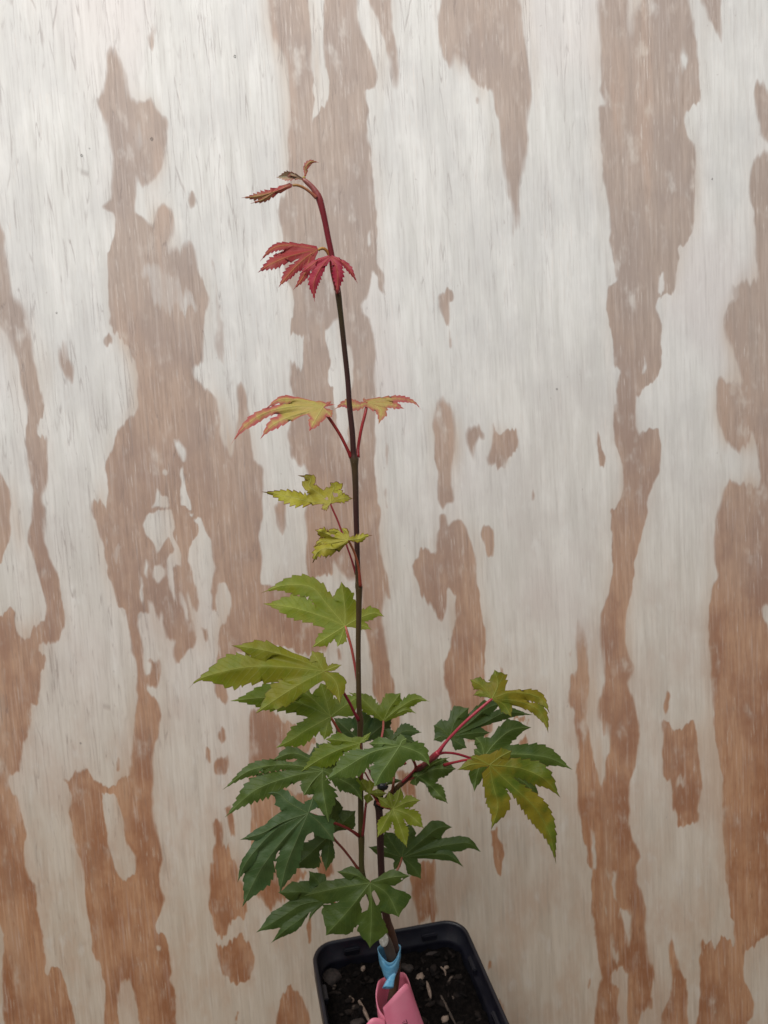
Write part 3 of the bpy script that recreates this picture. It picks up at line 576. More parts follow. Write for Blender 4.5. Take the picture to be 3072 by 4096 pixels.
leader = [(1535, 3735, 13, GRN), (1500, 3640, 26, GRN), (1462, 3540, 26, GRN), (1447, 3471, 26, GRN), (1446, 3400, 26, GRN), (1445, 3350, 31, (.11, .075, .022)), (1444, 3320, 27, GRN), (1443, 3205, 26, (.085, .066, .02)), (1441, 3080, 25, OL), (1440, 2951, 24, OL), (1441, 2895, 28, OL), (1439, 2872, 33, (.085, .05, .02)), (1437, 2845, 24, OL), (1435, 2781, 23, OL), (1433, 2593, 22, OL), (1435, 2468, 23, OL), (1436, 2375, 27, OL), (1435, 2344, 33, (.075, .05, .018)), (1433, 2318, 24, OL), (1430, 2246, 22, (.06, .032, .016)), (1427, 2142, 23, MA), (1424, 2038, 24, MA), (1422, 1935, 25, (.06, .032, .016)), (1419, 1870, 28, OL), (1417, 1836, 38, (.07, .045, .018)), (1414, 1815, 24, MA), (1409, 1727, 23, MA), (1398, 1624, 22, MA), (1391, 1520, 21, MA), (1375, 1370, 21, (.05, .022, .012)), (1363, 1260, 21, (.07, .05, .016)), (1354, 1185, 25, (.085, .055, .02)), (1349, 1150, 24, (.14, .02, .02)), (1327, 1019, 21, CR), (1314, 958, 22, CR), (1296, 867, 23, CR), (1279, 800, 27, (.24, .03, .035)), (1270, 780, 26, (.26, .05, .05)), (1250, 750, 20, (.30, .08, .075)), (1225, 727, 18, (.28, .08, .07)), (1210, 714, 12, (.24, .09, .05))]
P = [at(x, y, 0) for x, y, d, c in leader]
# near the graft the leader comes forward from behind the trunk
P[0] = at(1535, 3735, .004); P[1] = at(1500, 3640, .004); P[2] = at(1462, 3540, .002)
tube('stem', P, [PX(d) for _, _, d, _ in leader], stem_m, sap, n=200, sides=14, tint=[c for *_, c in leader])['label'] = 'slender leader stem turning from olive to crimson'
DK = (.045, .014, .012); BR_ = (.075, .05, .04)
trunk = [(0, 0, 40, BR_), (1566, 3990, 40, BR_), (1580, 3930, 42, (.11, .06, .03)), (1585, 3840, 44, BR_), (1574, 3775, 44, (.08, .04, .03)), (1560, 3720, 42, (.10, .04, .02)), (1547, 3676, 36, (.085, .03, .015)), (1532, 3580, 32, DK), (1526, 3497, 32, DK), (1522, 3400, 32, DK), (1520, 3311, 33, DK), (1516, 3240, 33, DK), (1513, 3215, 38, (.05, .03, .025)), (1518, 3180, 36, (.045, .04, .03)), (1527, 3150, 34, (.03, .03, .03))]
P = [trunk_base] + [at(x, y, 0) for x, y, d, c in trunk[1:]]
for k, dz in ((1, -.001), (2, .0), (3, .001)): P[k].y += dz
tube('trunk', P, [PX(d) for _, _, d, _ in trunk], bark_old, sap, n=80, sides=16, tint=[c for *_, c in trunk])['label'] = 'dark brown grafted trunk'
# dark wound seal on the pruned top
tw = NT('wound_sealant'); tw.b.inputs['Base Color'].default_value = (.022, .024, .028, 1); tw.b.inputs['Roughness'].default_value = .3
p = at(1530, 3143, -.0008); v, f_ = chipgeo(p, .0026, .0022, .0016, 0, 0, 7); mk('wound_seal', v, f_, tw.m, sap)
# cut rootstock stub
ss = [(1580, 3880, 44), (1566, 3830, 48), (1552, 3780, 46), (1538, 3752, 44), (1534, 3742, 43)]
P = [at(x, y, dy) for (x, y, d), dy in zip(ss, (-.001, -.004, -.0055, -.0062, -.0065))]
stub = tube('rootstock_stub', P, [PX(d) for *_, d in ss], bark_old, sap, n=24, sides=18, tint=[(.11, .085, .07)] * 5)
tcut = NT('cut_wood'); ob = tcut.obj(); nn = tcut.noise(ob, 900, 3)
tcut.put(tcut.b.inputs['Base Color'], tcut.mix(tcut.ramp(nn, .35, .7), (.62, .59, .52), (.85, .83, .77))); tcut.b.inputs['Roughness'].default_value = .8
ax = (P[-1] - P[-3]).normalized(); face_n = (ax * .75 + Vector((-.1, -.9, .25)) * .65).normalized()
e1 = face_n.cross(Vector((1, 0, 0))).normalized(); e2 = e1.cross(face_n)
ctr = P[-1] + Vector((0, -.0030, .0004)); ring = []
for r in (1.0, .93, .6, .3):
    ring.append([ctr + (e1 * math.sin(q * math.pi / 10) * 1.35 + e2 * math.cos(q * math.pi / 10)) * PX(43) * r + face_n * (.0004 if r < .97 else -.0008) for q in range(20)])
v, f_ = loft(ring); v.append(ctr + face_n * .0003); f_ += [(60 + q, 60 + (q + 1) % 20, 80) for q in range(20)]
co_ = mk('cut_face', v, f_, tcut.m, stub); co_['label'] = 'pale oval cut end'
co_.parent = stub
# side branch to the right
RD = (.34, .026, .045); RDB = (.13, .03, .025)
b4 = [(262, 985, 30, (.07, .05, .02)), (300, 930, 24, (.085, .06, .02)), (370, 868, 23, (.10, .05, .025)), (455, 795, 24, RDB), (540, 725, 24, (.14, .03, .028)), (598, 678, 30, (.20, .02, .03)), (625, 650, 22, RD)]
BRDY = [0, -.001, -.003, -.006, -.009, -.011, -.012]
P = [at(*px('T4', (x, y)), dy) for (x, y, d, c), dy in zip(b4, BRDY)]
tube('branch', P, [PX(d) for _, _, d, _ in b4], stem_m, sap, n=40, sides=12, tint=[c for *_, c in b4])['label'] = 'reddish side branch leaning right'

# ------------------------------------------------------------------ leaf materials
def leaf_mat(name, base, base2, vein, margin, mw, patch=None, pamt=0., trans=.22, rough=.42, vstr=.75, mstr=1.):
    t = NT(name)
    A = t.xyz(t.attr('vein').outputs['Vector'])     # distance to midrib, distance along, distance to margin (mm)
    d, s, e = A[0], A[1], A[2]
    o = t.attr('local').outputs['Vector']
    rnd_ = t.new('ShaderNodeObjectInfo').outputs['Random']
    n1 = t.noise(o, 160, 4, .6); n2 = t.noise(o, 700, 3, .6); n3 = t.noise(o, 60, 3, .6)
    c = t.mix(t.ramp(n1, .3, .7), base, base2)
    if patch: c = t.mix(t.math('MULTIPLY', t.ramp(n3, .42, .60), pamt), c, patch)
    c = t.mix(t.ramp(n2, .4, .8, 0, .25), c, t.mix(.5, c, (.01, .02, .005)))
    vw = t.math('ADD', .16, t.math('MULTIPLY', s, -.003))
    mid = t.ramp(d, t.math('ADD', vw, .18), t.math('MULTIPLY', vw, .4))
    ph = t.math('FRACT', t.math('DIVIDE', t.math('ADD', t.math('SUBTRACT', s, t.math('MULTIPLY', d, 1.15)), t.math('MULTIPLY', n1, .9)), 3.4))
    tri = t.math('ABSOLUTE', t.math('SUBTRACT', ph, .5))
    side = t.math('MULTIPLY', t.ramp(tri, .44, .50), t.ramp(e, .3, 1.2))
    tri2 = t.math('ABSOLUTE', t.math('SUBTRACT', t.math('FRACT', t.math('DIVIDE', t.math('ADD', t.math('ADD', s, t.math('MULTIPLY', d, 1.6)), t.math('MULTIPLY', n2, .8)), 1.3)), .5))
    tert = t.ramp(tri2, .40, .50)
    halo_ = t.ramp(d, 1.6, .1)
    c = t.mix(t.math('MULTIPLY', halo_, .22), c, vein)
    c = t.mix(t.math('MULTIPLY', tert, .10), c, vein)
    c = t.mix(t.math('MULTIPLY', side, vstr * .42), c, vein)
    c = t.mix(t.math('MULTIPLY', mid, vstr), c, vein)
    if margin:
        ee = t.math('SUBTRACT', e, t.math('MULTIPLY', t.math('SUBTRACT', n1, .5), mw * 1.6))
        c = t.mix(t.math('MULTIPLY', t.ramp(ee, mw, -mw * .1), mstr), c, margin)
    hv = t.new('ShaderNodeHueSaturation'); t.put(hv.inputs['Color'], c); t.put(hv.inputs['Value'], t.ramp(rnd_, 0, 1, .88, 1.12, False)); c = hv.outputs[0]
    bmp = t.math('ADD', t.math('MULTIPLY', mid, -.9), t.math('MULTIPLY', side, -.6)); bmp = t.math('ADD', bmp, t.math('MULTIPLY', n2, .35)); bmp = t.math('ADD', bmp, t.math('MULTIPLY', n1, .5))
    nrm = t.bump(bmp, .45, .0006)
    t.put(t.b.inputs['Base Color'], c); t.b.inputs['Roughness'].default_value = rough + .08; t.b.inputs['Specular IOR Level'].default_value = .28
    t.put(t.b.inputs['Normal'], nrm)
    tr = t.new('ShaderNodeBsdfTranslucent'); t.put(tr.inputs[0], t.mix(.35, c, (.35, .42, .05)) if base[1] > base[0] else c); t.put(tr.inputs['Normal'], nrm)
    mx = t.new('ShaderNodeMixShader'); mx.inputs[0].default_value = trans
    t.t.links.new(t.b.outputs[0], mx.inputs[1]); t.t.links.new(tr.outputs[0], mx.inputs[2]); t.t.links.new(mx.outputs[0], t.out.inputs[0])
    return t.m
LM = {
 'crimson': leaf_mat('leaf_crimson', (.30, .016, .042), (.37, .026, .055), (.46, .20, .07), (.24, .008, .03), .8, (.38, .09, .05), .35, .25),
 'crimson2': leaf_mat('leaf_deep_crimson', (.31, .014, .045), (.38, .028, .065), (.42, .12, .07), (.27, .008, .032), .7, (.36, .06, .06), .4, .25),
 'bud': leaf_mat('leaf_bud', (.29, .025, .04), (.36, .06, .06), (.36, .26, .09), (.25, .012, .03), .6, (.28, .22, .07), .5, .2),
 'budgreen': leaf_mat('leaf_bud_green', (.30, .27, .12), (.40, .37, .24), (.44, .42, .30), (.28, .02, .04), .5, (.34, .07, .07), .45, .2),
 'sunset': leaf_mat('leaf_red_yellow', (.43, .36, .085), (.46, .32, .11), (.52, .48, .15), (.40, .06, .085), 2.6, (.44, .22, .12), .45, .25, mstr=.9),
 'sunset2': leaf_mat('leaf_pink_yellow', (.44, .28, .11), (.42, .19, .12), (.50, .44, .14), (.36, .055, .075), 2.2, (.42, .34, .08), .6, .25, mstr=.9),
 'curl': leaf_mat('leaf_yellow_curled', (.38, .37, .022), (.45, .42, .045), (.46, .44, .10), (.13, .012, .015), .5, (.26, .12, .04), .25, .25),
 'lime': leaf_mat('leaf_lime', (.135, .185, .009), (.175, .215, .012), (.34, .38, .08), (.15, .05, .02), .2, (.21, .205, .010), .6, .24),
 'lime2': leaf_mat('leaf_yellow_lime', (.145, .185, .007), (.185, .21, .009), (.36, .38, .08), (.13, .03, .02), .25, (.245, .20, .009), .5, .24),
 'mid': leaf_mat('leaf_mid_green', (.085, .145, .007), (.122, .172, .008), (.26, .32, .07), None, 0, (.15, .18, .011), .5, .2),
 'deep': leaf_mat('leaf_shaded_green', (.034, .066, .010), (.050, .084, .012), (.13, .18, .05), None, 0, (.07, .10, .012), .4, .16),  # shade on the low leaf over the pot put into the colour
 'green': leaf_mat('leaf_green', (.040, .080, .0115), (.058, .098, .014), (.17, .235, .07), (.07, .07, .02), .15, (.085, .12, .015), .45, .18),
 'dark': leaf_mat('leaf_dark_green', (.028, .060, .012), (.042, .076, .015), (.085, .13, .035), None, 0, (.058, .088, .013), .4, .15),
 'blue': leaf_mat('leaf_blue_green', (.036, .078, .024), (.050, .094, .029), (.12, .17, .065), None, 0, (.05, .09, .022), .3, .15),
 'autumn': leaf_mat('leaf_turning_yellow', (.075, .118, .009), (.115, .145, .010), (.24, .26, .04), (.09, .025, .015), .24, (.27, .185, .012), .62, .22),
 'star': leaf_mat('leaf_fresh_star', (.145, .185, .012), (.185, .215, .017), (.32, .35, .08), (.14, .07, .02), .2, (.20, .215, .02), .4, .22),
}

# ------------------------------------------------------------------ leaf builder
def smooth(x): x = min(max(x, 0), 1); return x * x * (3 - 2 * x)
def make_leaf(win, c, lobes, mat, front=0., g=(0., .5), sinus=None, fold=.25, droop=.10, teeth=8, saw=.17, holes=(), crumple=0., seed=0, frac=.40, label=None, closed=False):
    """One palmate blade. lobes: (list of midrib points ending in the tip, half width left, half width right), in clockwise order
    round the leaf base c as seen; left = counter-clockwise side. front: metres nearer to the viewer than the stem."""
    rn = random.Random(seed + 17)
    sc = WIN[win][2]
    C2 = Vector((*px(win, c), 0)); n = len(lobes)
    ang_ = []
    for lb in lobes:
        p_ = lb[0] if isinstance(lb[0], tuple) else lb[0][0]; ang_.append(math.atan2(p_[1] - c[1], p_[0] - c[0]))
    turn = sum((b_ - a_ + math.pi) % (2 * math.pi) - math.pi for a_, b_ in zip(ang_, ang_[1:]))
    if turn < 0:                                     # listed the other way round: reverse
        lobes = [(lb[0], lb[2] if len(lb) > 2 else lb[1], lb[1], *lb[3:]) for lb in lobes[::-1]]
        if sinus: sinus = (list(sinus) + [None] * (n + 1 - len(sinus)))[::-1]
    LB = []; TL = []
    for lb in lobes:
        TL.append(lb[3] if len(lb) > 3 else 1.25)
        pts, wl = lb[0], lb[1]; wr = lb[2] if len(lb) > 2 else wl
        pts = [pts] if isinstance(pts, tuple) else pts
        LB.append((catmull([C2] + [Vector((*px(win, p), 0)) for p in pts], 60), wl * sc, wr * sc))
    def mid(k, s):
        A = LB[k][0]; x = min(max(s, 0), 1) * 60; i = min(int(x), 59); return A[i].lerp(A[i + 1], x - i)
    def nrm_(k, s):
        a, b = mid(k, s - .03), mid(k, s + .03); t = (b - a).normalized(); return Vector((t.y, -t.x, 0))   # ccw side as seen (image y down)
    def length(k):
        A = LB[k][0]; return sum((A[i + 1] - A[i]).length for i in range(60))
    LEN = [length(k) for k in range(n)]
    SN = []                                          # SN[k] lies between lobe k-1 and lobe k ; SN[0], SN[n] outer
    for k in range(n + 1):
        ex = sinus[k] if sinus and k < len(sinus) and sinus[k] else None
        if ex: SN.append(Vector((*px(win, ex), 0))); continue
        if k == 0: SN.append(C2 + nrm_(0, .05) * LEN[0] * .05 + (mid(0, .06) - C2) * .6)
        elif k == n: SN.append(C2 - nrm_(n - 1, .05) * LEN[-1] * .05 + (mid(n - 1, .06) - C2) * .6)
        else:
            L = frac * min(LEN[k - 1], LEN[k]); d1 = (mid(k - 1, L / LEN[k - 1]) - C2); d2 = (mid(k, L / LEN[k]) - C2)
            b = d1 + d2
            ang = d1.angle(d2) if d1.length and d2.length else 0
            SN.append(C2 + b * .5 * (1.06 if ang < 1.2 else .85))
    NB, PH = 7, (0, .35, .7, .93)
    cols = (-1, -.72, -.4, -.13, 0, .13, .4, .72, 1); NC = len(cols)
    V2, VA, faces, fattr = [], [], [], []
    share = {}
    for k in range(n):
        lat = []
        for side, S_ in ((+1, SN[k]), (-1, SN[k + 1])):
            best = min(range(61), key=lambda i: (LB[k][0][i] - S_).length)
            m0 = min(max(best / 60, .06), .62); lat.append((m0, (S_ - mid(k, m0)).length))
        m0 = (lat[0][0] + lat[1][0]) / 2
        nt = max(4, round(teeth * (LEN[k] * (1 - m0)) / (0.62 * max(LEN))))
        amps = {(+1, q): rn.uniform(.45, 1.25) for q in range(nt + 1)}; amps.update({(-1, q): rn.uniform(.45, 1.25) for q in range(nt + 1)})
        sh = {s: rn.uniform(-.3, .3) for s in (1, -1)}
        rows = [('b', j / NB) for j in range(NB + 1)] + [('t', (q + p) / nt) for q in range(nt) for p in PH][1:] + [('t', 1.0)]
        grid = []; slen = 0; prevm = C2
        for kind, t in rows:
            if kind == 'b':
                mm = mid(k, m0 * t); Lp = C2.lerp(SN[k], t); Rp = C2.lerp(SN[k + 1], t); true_edge = False
                eL = (Lp - mm).length; eR = (Rp - mm).length
                if k == 0 and t > 0: pass
            else:
                s = m0 + (1 - m0) * t; mm = mid(k, s); nn_ = nrm_(k, s); true_edge = True
                x = max(0, (t - .30) / .70); taper = max((1 - x) * (1 + 1.9 * x * (1 - x)), 0) ** TL[k] if x > 0 else 1.0
                out = []
                for side, S_, (mk0, d0), wm in ((+1, SN[k], lat[0], LB[k][1]), (-1, SN[k + 1], lat[1], LB[k][2])):
                    kk = smooth(t / .32); wd = (d0 * (1 - kk) + wm * 1.1 * kk) * taper
                    tq = t * nt + 1e-6; q = int(tq); p_ = tq - q
                    am = 1.7 * saw * wm * amps[(side, min(q, nt))] * math.sqrt(max(taper, 0)) * (0 if t >= .999 else 1) * smooth(t / .12)
                    wd = wd + am * (p_ - .45)
                    base0 = mid(k, m0) + nrm_(k, m0) * side * d0
                    pt = mm + nn_ * side * max(wd, 0) + (S_ - base0) * max(0, 1 - t / .35) ** 2
                    out.append(pt)
                Lp, Rp = out
            slen += (mm - prevm).length; prevm = mm
            row = []
            for ci, u in enumerate(cols):
                p = mm.lerp(Lp, -u) if u < 0 else mm.lerp(Rp, u)
                key = None
                if kind == 'b':
                    if t == 0: key = 'c'
                    elif ci == 0: key = (k, round(t * NB))
                    elif ci == NC - 1: key = (k + 1, round(t * NB))
                if key is not None and key in share: vi = share[key]
                else:
                    vi = len(V2); V2.append((p.x, p.y)); 
                    if key is not None: share[key] = vi
                    wloc = ((Lp if u < 0 else Rp) - mm).length
                    r = (p - C2).length
                    VA.append((abs(u) * wloc, slen, r, 0))
                wl_ = ((Lp if u < 0 else Rp) - mm).length
                em = (1 - abs(u)) * wl_ if true_edge else (1 - abs(u)) * wl_ + (1 - t) * (SN[k if u < 0 else k + 1] - C2).length
                if kind == 'b' and ((k == 0 and u < 0) or (k == n - 1 and u > 0)): em = (1 - abs(u)) * wl_
                row.append((vi, (abs(u) * wl_ * MPP * 1000, slen * MPP * 1000, em * MPP * 1000)))
            grid.append(row)
        for a_, b_ in zip(grid, grid[1:]):
            for j in range(NC - 1):
                q = [a_[j], b_[j], b_[j + 1], a_[j + 1]]
                ids = []; 
                qq = []
                for it in q:
                    if it[0] not in ids: ids.append(it[0]); qq.append(it)
                if len(ids) < 3: continue
                cx_ = sum(V2[i][0] for i in ids) / len(ids); cy_ = sum(V2[i][1] for i in ids) / len(ids)
                skip = False
                for hx, hy, hw, hh, hr in holes:
                    X, Y = px(win, (hx, hy)); dx, dy = cx_ - X, cy_ - Y; ca, sa = math.cos(hr), math.sin(hr)
                    if ((dx * ca + dy * sa) / (hw * sc)) ** 2 + ((-dx * sa + dy * ca) / (hh * sc)) ** 2 < 1: skip = True
                if skip: continue
                faces.append(tuple(ids)); fattr += [it[1] for it in qq]
    for hx, hy, hw, hh, hr in holes:                 # round off the rim of each hole
        X, Y = px(win, (hx, hy)); ca, sa = math.cos(hr), math.sin(hr)
        for i in set(i for f in faces for i in f):
            dx, dy = V2[i][0] - X, V2[i][1] - Y; a_, b_ = (dx * ca + dy * sa) / (hw * sc), (-dx * sa + dy * ca) / (hh * sc); l = math.hypot(a_, b_)
            if 1e-6 < l < 1.0:
                a_, b_ = a_ / l * hw * sc, b_ / l * hh * sc; V2[i] = (X + a_ * ca - b_ * sa, Y + a_ * sa + b_ * ca)
    RM = max(LEN)
    verts = []; loc = []
    off = Vector((seed * 1.37, seed * .71, seed * 2.1))
    for (x, y), (dm, s_, r, _) in zip(V2, VA):
        dx, dyu = (x - C2.x) * MPP, (C2.y - y) * MPP
        yy = -front + g[0] * dx + g[1] * dyu + fold * dm * MPP * smooth(r / (.35 * RM)) + droop * RM * MPP * (r / RM) ** 2
        nz = mnoise.noise(Vector((dx, dyu, 0)) * 110 + off) * .0011 + mnoise.noise(Vector((dx, dyu, 0)) * 260 + off) * .0005 + mnoise.noise(Vector((dx, dyu, 0)) * 45 + off) * .0016
        yy += nz * smooth(r / (.3 * RM)) * (1 + crumple * 6)
        verts.append(at(x, y, yy)); loc.append((dx + seed * .37, dyu, seed * .11))
    o = mk('leaf', verts, faces, LM[mat], sap)
    me = o.data
    a_ = me.attributes.new('vein', 'FLOAT_VECTOR', 'CORNER'); a_.data.foreach_set('vector', np.array(fattr, np.float32).ravel())
    a_ = me.attributes.new('local', 'FLOAT_VECTOR', 'POINT'); a_.data.foreach_set('vector', np.array(loc, np.float32).ravel())
    if label: o['label'] = label
    o['base'] = 0; del o['base']
    return o, at(C2.x, C2.y, -front)
def petiole(leaf, base3, win, pts, d=9, dy0=0., color=RD, color2=None, end=True, front=0., flare=1.5):
    """stalk from the stem (first point) to the leaf base"""
    n = len(pts); P = [at(*px(win, p), dy0 + (-front - dy0) * (i / max(n - (0 if end else 1), 1)) ** 1.0) for i, p in enumerate(pts)]
    if end: P.append(base3 + Vector((0, .0004, -.0002)))
    rad = [PX(d * flare)] + [PX(d)] * (len(P) - 2) + [PX(d * .9)]
    c2 = color2 or color
    ti = [tuple(color[k] + (c2[k] - color[k]) * i / (len(P) - 1) for k in range(3)) for i in range(len(P))]
    o = tube('petiole', P, rad, pet_m, leaf, n=22, sides=8, tint=ti)
    o.parent = leaf; return o

# --- top shoot
lf, b = make_leaf('T1', (800, 493), [([(640, 560), (430, 620), (235, 640)], 40, 46), ([(660, 530), (560, 535)], 30, 28)][:1] + [([(600, 580), (470, 660), (335, 704)], 30, 34)], 'bud', .004, (.3, .2), teeth=8, saw=.45, frac=.62, seed=1, label='folded crimson new leaf drooping left')
petiole(lf, b, 'T1', [(1065, 640), (1000, 580), (920, 525), (850, 500)], 10, -.001, (0.375, 0.103, 0.069), (0.45, 0.253, 0.069), front=.004)
lf, b = make_leaf('T1', (915, 435), [([(860, 400), (760, 400), (620, 415)], 42, 50), ([(840, 385), (760, 375), (685, 368)], 26, 22)], 'budgreen', .002, (.3, .1), teeth=6, saw=.3, frac=.7, fold=-.5, seed=2, label='silvery green unfolding leaf bud')
lf, b = make_leaf('T1', (935, 405), [([(955, 340), (955, 285), (1010, 240), (1095, 248)], 30, 26), ([(945, 340), (935, 300), (940, 268)], 20, 18)], 'bud', -.001, (.2, .3), teeth=6, saw=.35, frac=.7, seed=3, label='tiny upright red and yellow leaf at the tip')
petiole(lf, b, 'T1', [(925, 430), (930, 415)], 10, 0, (0.375, 0.276, 0.069), front=-.001)
# --- crimson pair
lf, b = make_leaf('T1', (1085, 1212), [([(1000, 1280), (960, 1430), (890, 1560), (808, 1660)], 40, 38), ([(960, 1290), (850, 1390), (740, 1510), (645, 1632)], 45, 55), ([(900, 1250), (700, 1310), (530, 1390), (415, 1468)], 62, 58), ([(900, 1175), (700, 1165), (560, 1215), (440, 1345)], 44, 34)], 'crimson', .002, (.35, .8), sinus=[None, (905, 1440), (880, 1310), (585, 1275), None], teeth=9, saw=.28, seed=4, label='crimson leaf with yellow veins arching left')
petiole(lf, b, 'T1', [(1285, 1660), (1262, 1500), (1225, 1320), (1170, 1215), (1120, 1200)], 12, .002, (0.35, 0.0345, 0.0345), (0.475, 0.276, 0.0575), front=.002)
lf, b = make_leaf('T1', (1218, 1288), [([(1320, 1330), (1420, 1420), (1525, 1590)], 34, 26), ([(1285, 1400), (1305, 1540), (1292, 1702)], 58, 50), ([(1110, 1420), (1040, 1580), (1045, 1792)], 52, 62), ([(1090, 1330), (980, 1410), (890, 1478)], 42, 30)], 'crimson2', .012, (-.1, .25), sinus=[None, (1350, 1370), (1222, 1330), (1030, 1400), None], teeth=8, saw=.26, seed=5, label='deep crimson leaf hanging in front of the stem')
petiole(lf, b, 'T1', [(1300, 1680), (1270, 1600), (1235, 1450)], 12, -.002, (0.425, 0.0575, 0.0575), front=.011)
# --- red-yellow pair
lf, b = make_leaf('T2', (795, 208), [([(835, 250), (866, 290)], 28, 30), ([(745, 290), (688, 396)], 40, 38), ([(660, 245), (470, 310), (380, 370), (310, 457)], 38, 40), ([(600, 200), (370, 245), (200, 350), (75, 507)], 36, 32, 1.7), ([(640, 160), (470, 150), (348, 224)], 32, 24), ([(830, 185), (862, 162)], 12, 12), ([(840, 192), (892, 190)], 7, 7)], 'sunset', .004, (.25, .9), sinus=[None, (820, 290), (670, 265), (430, 262), (475, 185), (740, 165), (830, 190), None], teeth=9, saw=.24, seed=6, label='yellow leaf with pink margins spreading left')
petiole(lf, b, 'T2', [(1012, 598), (985, 540), (930, 430), (870, 335), (825, 270)], 13, 0, (0.325, 0.0172, 0.023), (0.4, 0.0575, 0.0403), front=.004)
lf, b = make_leaf('T2', (1136, 172), [([(1110, 150), (1118, 134)], 10, 10), ([(1250, 150), (1400, 148), (1500, 175), (1558, 236)], 24, 20, 1.5), ([(1230, 180), (1330, 188), (1422, 222)], 24, 26), ([(1215, 205), (1245, 250), (1224, 342)], 40, 36), ([(1060, 200), (960, 185), (884, 226)], 34, 40)], 'sunset2', -.008, (-.2, 1.0), sinus=[None, (1150, 145), (1360, 178), (1285, 215), (1120, 205), None], teeth=9, saw=.26, seed=7, label='pink and yellow leaf spreading right behind the stem')
petiole(lf, b, 'T2', [(1062, 596), (1066, 520), (1090, 380), (1120, 260)], 13, .001, (0.325, 0.0172, 0.023), (0.375, 0.0345, 0.0345), front=-.008)
# --- curled yellow pair
lf, b = make_leaf('T2', (852, 952), [([(830, 975), (780, 998)], 22, 30), ([(700, 940), (560, 905), (420, 875), (318, 862)], 56, 46), ([(770, 880), (690, 820), (700, 760), (600, 735)], 42, 36), ([(860, 880), (880, 830), (850, 790)], 46, 56), ([(900, 890), (950, 850)], 30, 28), ([(930, 915), (1026, 915)], 34, 32)], 'curl', .002, (.2, .7), sinus=[None, (790, 960), (690, 880), (800, 850), (930, 840), (950, 885), None], teeth=7, saw=.30, crumple=.6, seed=8, holes=[(890, 885, 22, 14, .2), (822, 912, 10, 14, .3)], label='curled yellow leaf with insect holes')
petiole(lf, b, 'T2', [(1050, 1500), (1010, 1370), (960, 1230), (910, 1090), (870, 1000)], 8, .001, (0.375, 0.0403, 0.0575), (0.4, 0.0575, 0.0575), front=.002)
lf, b = make_leaf('T2', (990, 1235), [([(900, 1300), (800, 1300), (745, 1340), (715, 1415)], 62, 52), ([(880, 1250), (790, 1240), (725, 1285)], 28, 22), ([(900, 1220), (830, 1190), (732, 1155)], 40, 34), ([(930, 1180), (870, 1165), (815, 1165)], 26, 20), ([(985, 1190), (965, 1160), (930, 1143)], 20, 18), ([(1080, 1225), (1120, 1205), (1178, 1198)], 32, 24)], 'curl', .011, (.1, .5), sinus=[None, (840, 1270), (800, 1215), (850, 1175), (950, 1185), (1000, 1210), None], teeth=7, saw=.34, crumple=.8, seed=9, holes=[(870, 1200, 18, 9, .2)], label='small crumpled yellow leaf crossing the stem')
petiole(lf, b, 'T2', [(1084, 1590), (1070, 1450), (1040, 1340), (1008, 1270)], 10, -.0015, (0.425, 0.0575, 0.0403), (0.5, 0.184, 0.0575), front=.011)
# --- upper green leaf
lf, b = make_leaf('T3', (1086, 357), [([(1065, 420), (1036, 490)], 34, 40), ([(985, 420), (930, 455), (875, 495)], 40, 40), ([(950, 300), (750, 240), (560, 215)], 62, 78), ([(975, 225), (870, 110), (700, 98), (545, 148)], 62, 56, 1.5), ([(1085, 240), (1062, 74)], 56, 56), ([(1180, 305), (1270, 275), (1336, 297)], 40, 36), ([(1180, 350), (1255, 380)], 26, 26)], 'lime', -.010, (.1, .6), sinus=[None, (1028, 432), (955, 372), (900, 232), (1017, 185), (1170, 265), (1195, 335), None], teeth=8, saw=.20, seed=10, label='lime green leaf behind the stem, uppermost of the green ones')
petiole(lf, b, 'T3', [(1180, 950), (1168, 750), (1135, 540), (1105, 420)], 12, .003, (0.35, 0.0345, 0.0575), (0.45, 0.115, 0.069), front=-.010)
# --- big left lime leaf
lf, b = make_leaf('T3', (952, 646), [([(1030, 720), (1055, 856)], 52, 62), ([(800, 725), (650, 820), (512, 916)], 66, 78), ([(700, 618), (480, 618), (300, 650), (150, 700), (77, 766)], 100, 80, 2.3), ([(800, 575), (560, 510), (358, 482)], 62, 52), ([(915, 580), (872, 513)], 48, 44), ([(1010, 622), (1066, 605)], 22, 18)], 'lime2', .014, (.2, .55), sinus=[None, (946, 706), (652, 716), (500, 546), (810, 547), (978, 612), None], teeth=9, saw=.17, seed=11, label='large yellow green leaf with long drawn out tip at left')
petiole(lf, b, 'T3', [(1170, 955), (1145, 910), (1110, 840), (1060, 760), (1000, 690)], 13, -.001, (0.3, 0.0138, 0.0345), front=.014)
# --- below it
lf, b = make_leaf('T3', (992, 937), [([(968, 1010), (952, 1086)], 38, 42), ([(840, 1020), (750, 1080), (643, 1136)], 62, 58), ([(820, 855), (600, 815), (352, 836)], 70, 82), ([(850, 800), (700, 730)], 60, 60), ([(965, 830), (930, 720)], 70, 80), ([(1080, 870), (1180, 800)], 66, 70)], 'mid', .004, (.1, .55), sinus=[None, (938, 1022), (848, 940), (740, 830), (880, 800), (1010, 820), None], teeth=8, saw=.18, seed=12, holes=[(948, 833, 7, 6, 0)], label='green leaf under the large yellow green one')
petiole(lf, b, 'T3', [(1130, 1165), (1072, 1072), (1030, 1000)], 13, .0, (0.275, 0.069, 0.0403), (0.375, 0.0805, 0.046), front=.004)
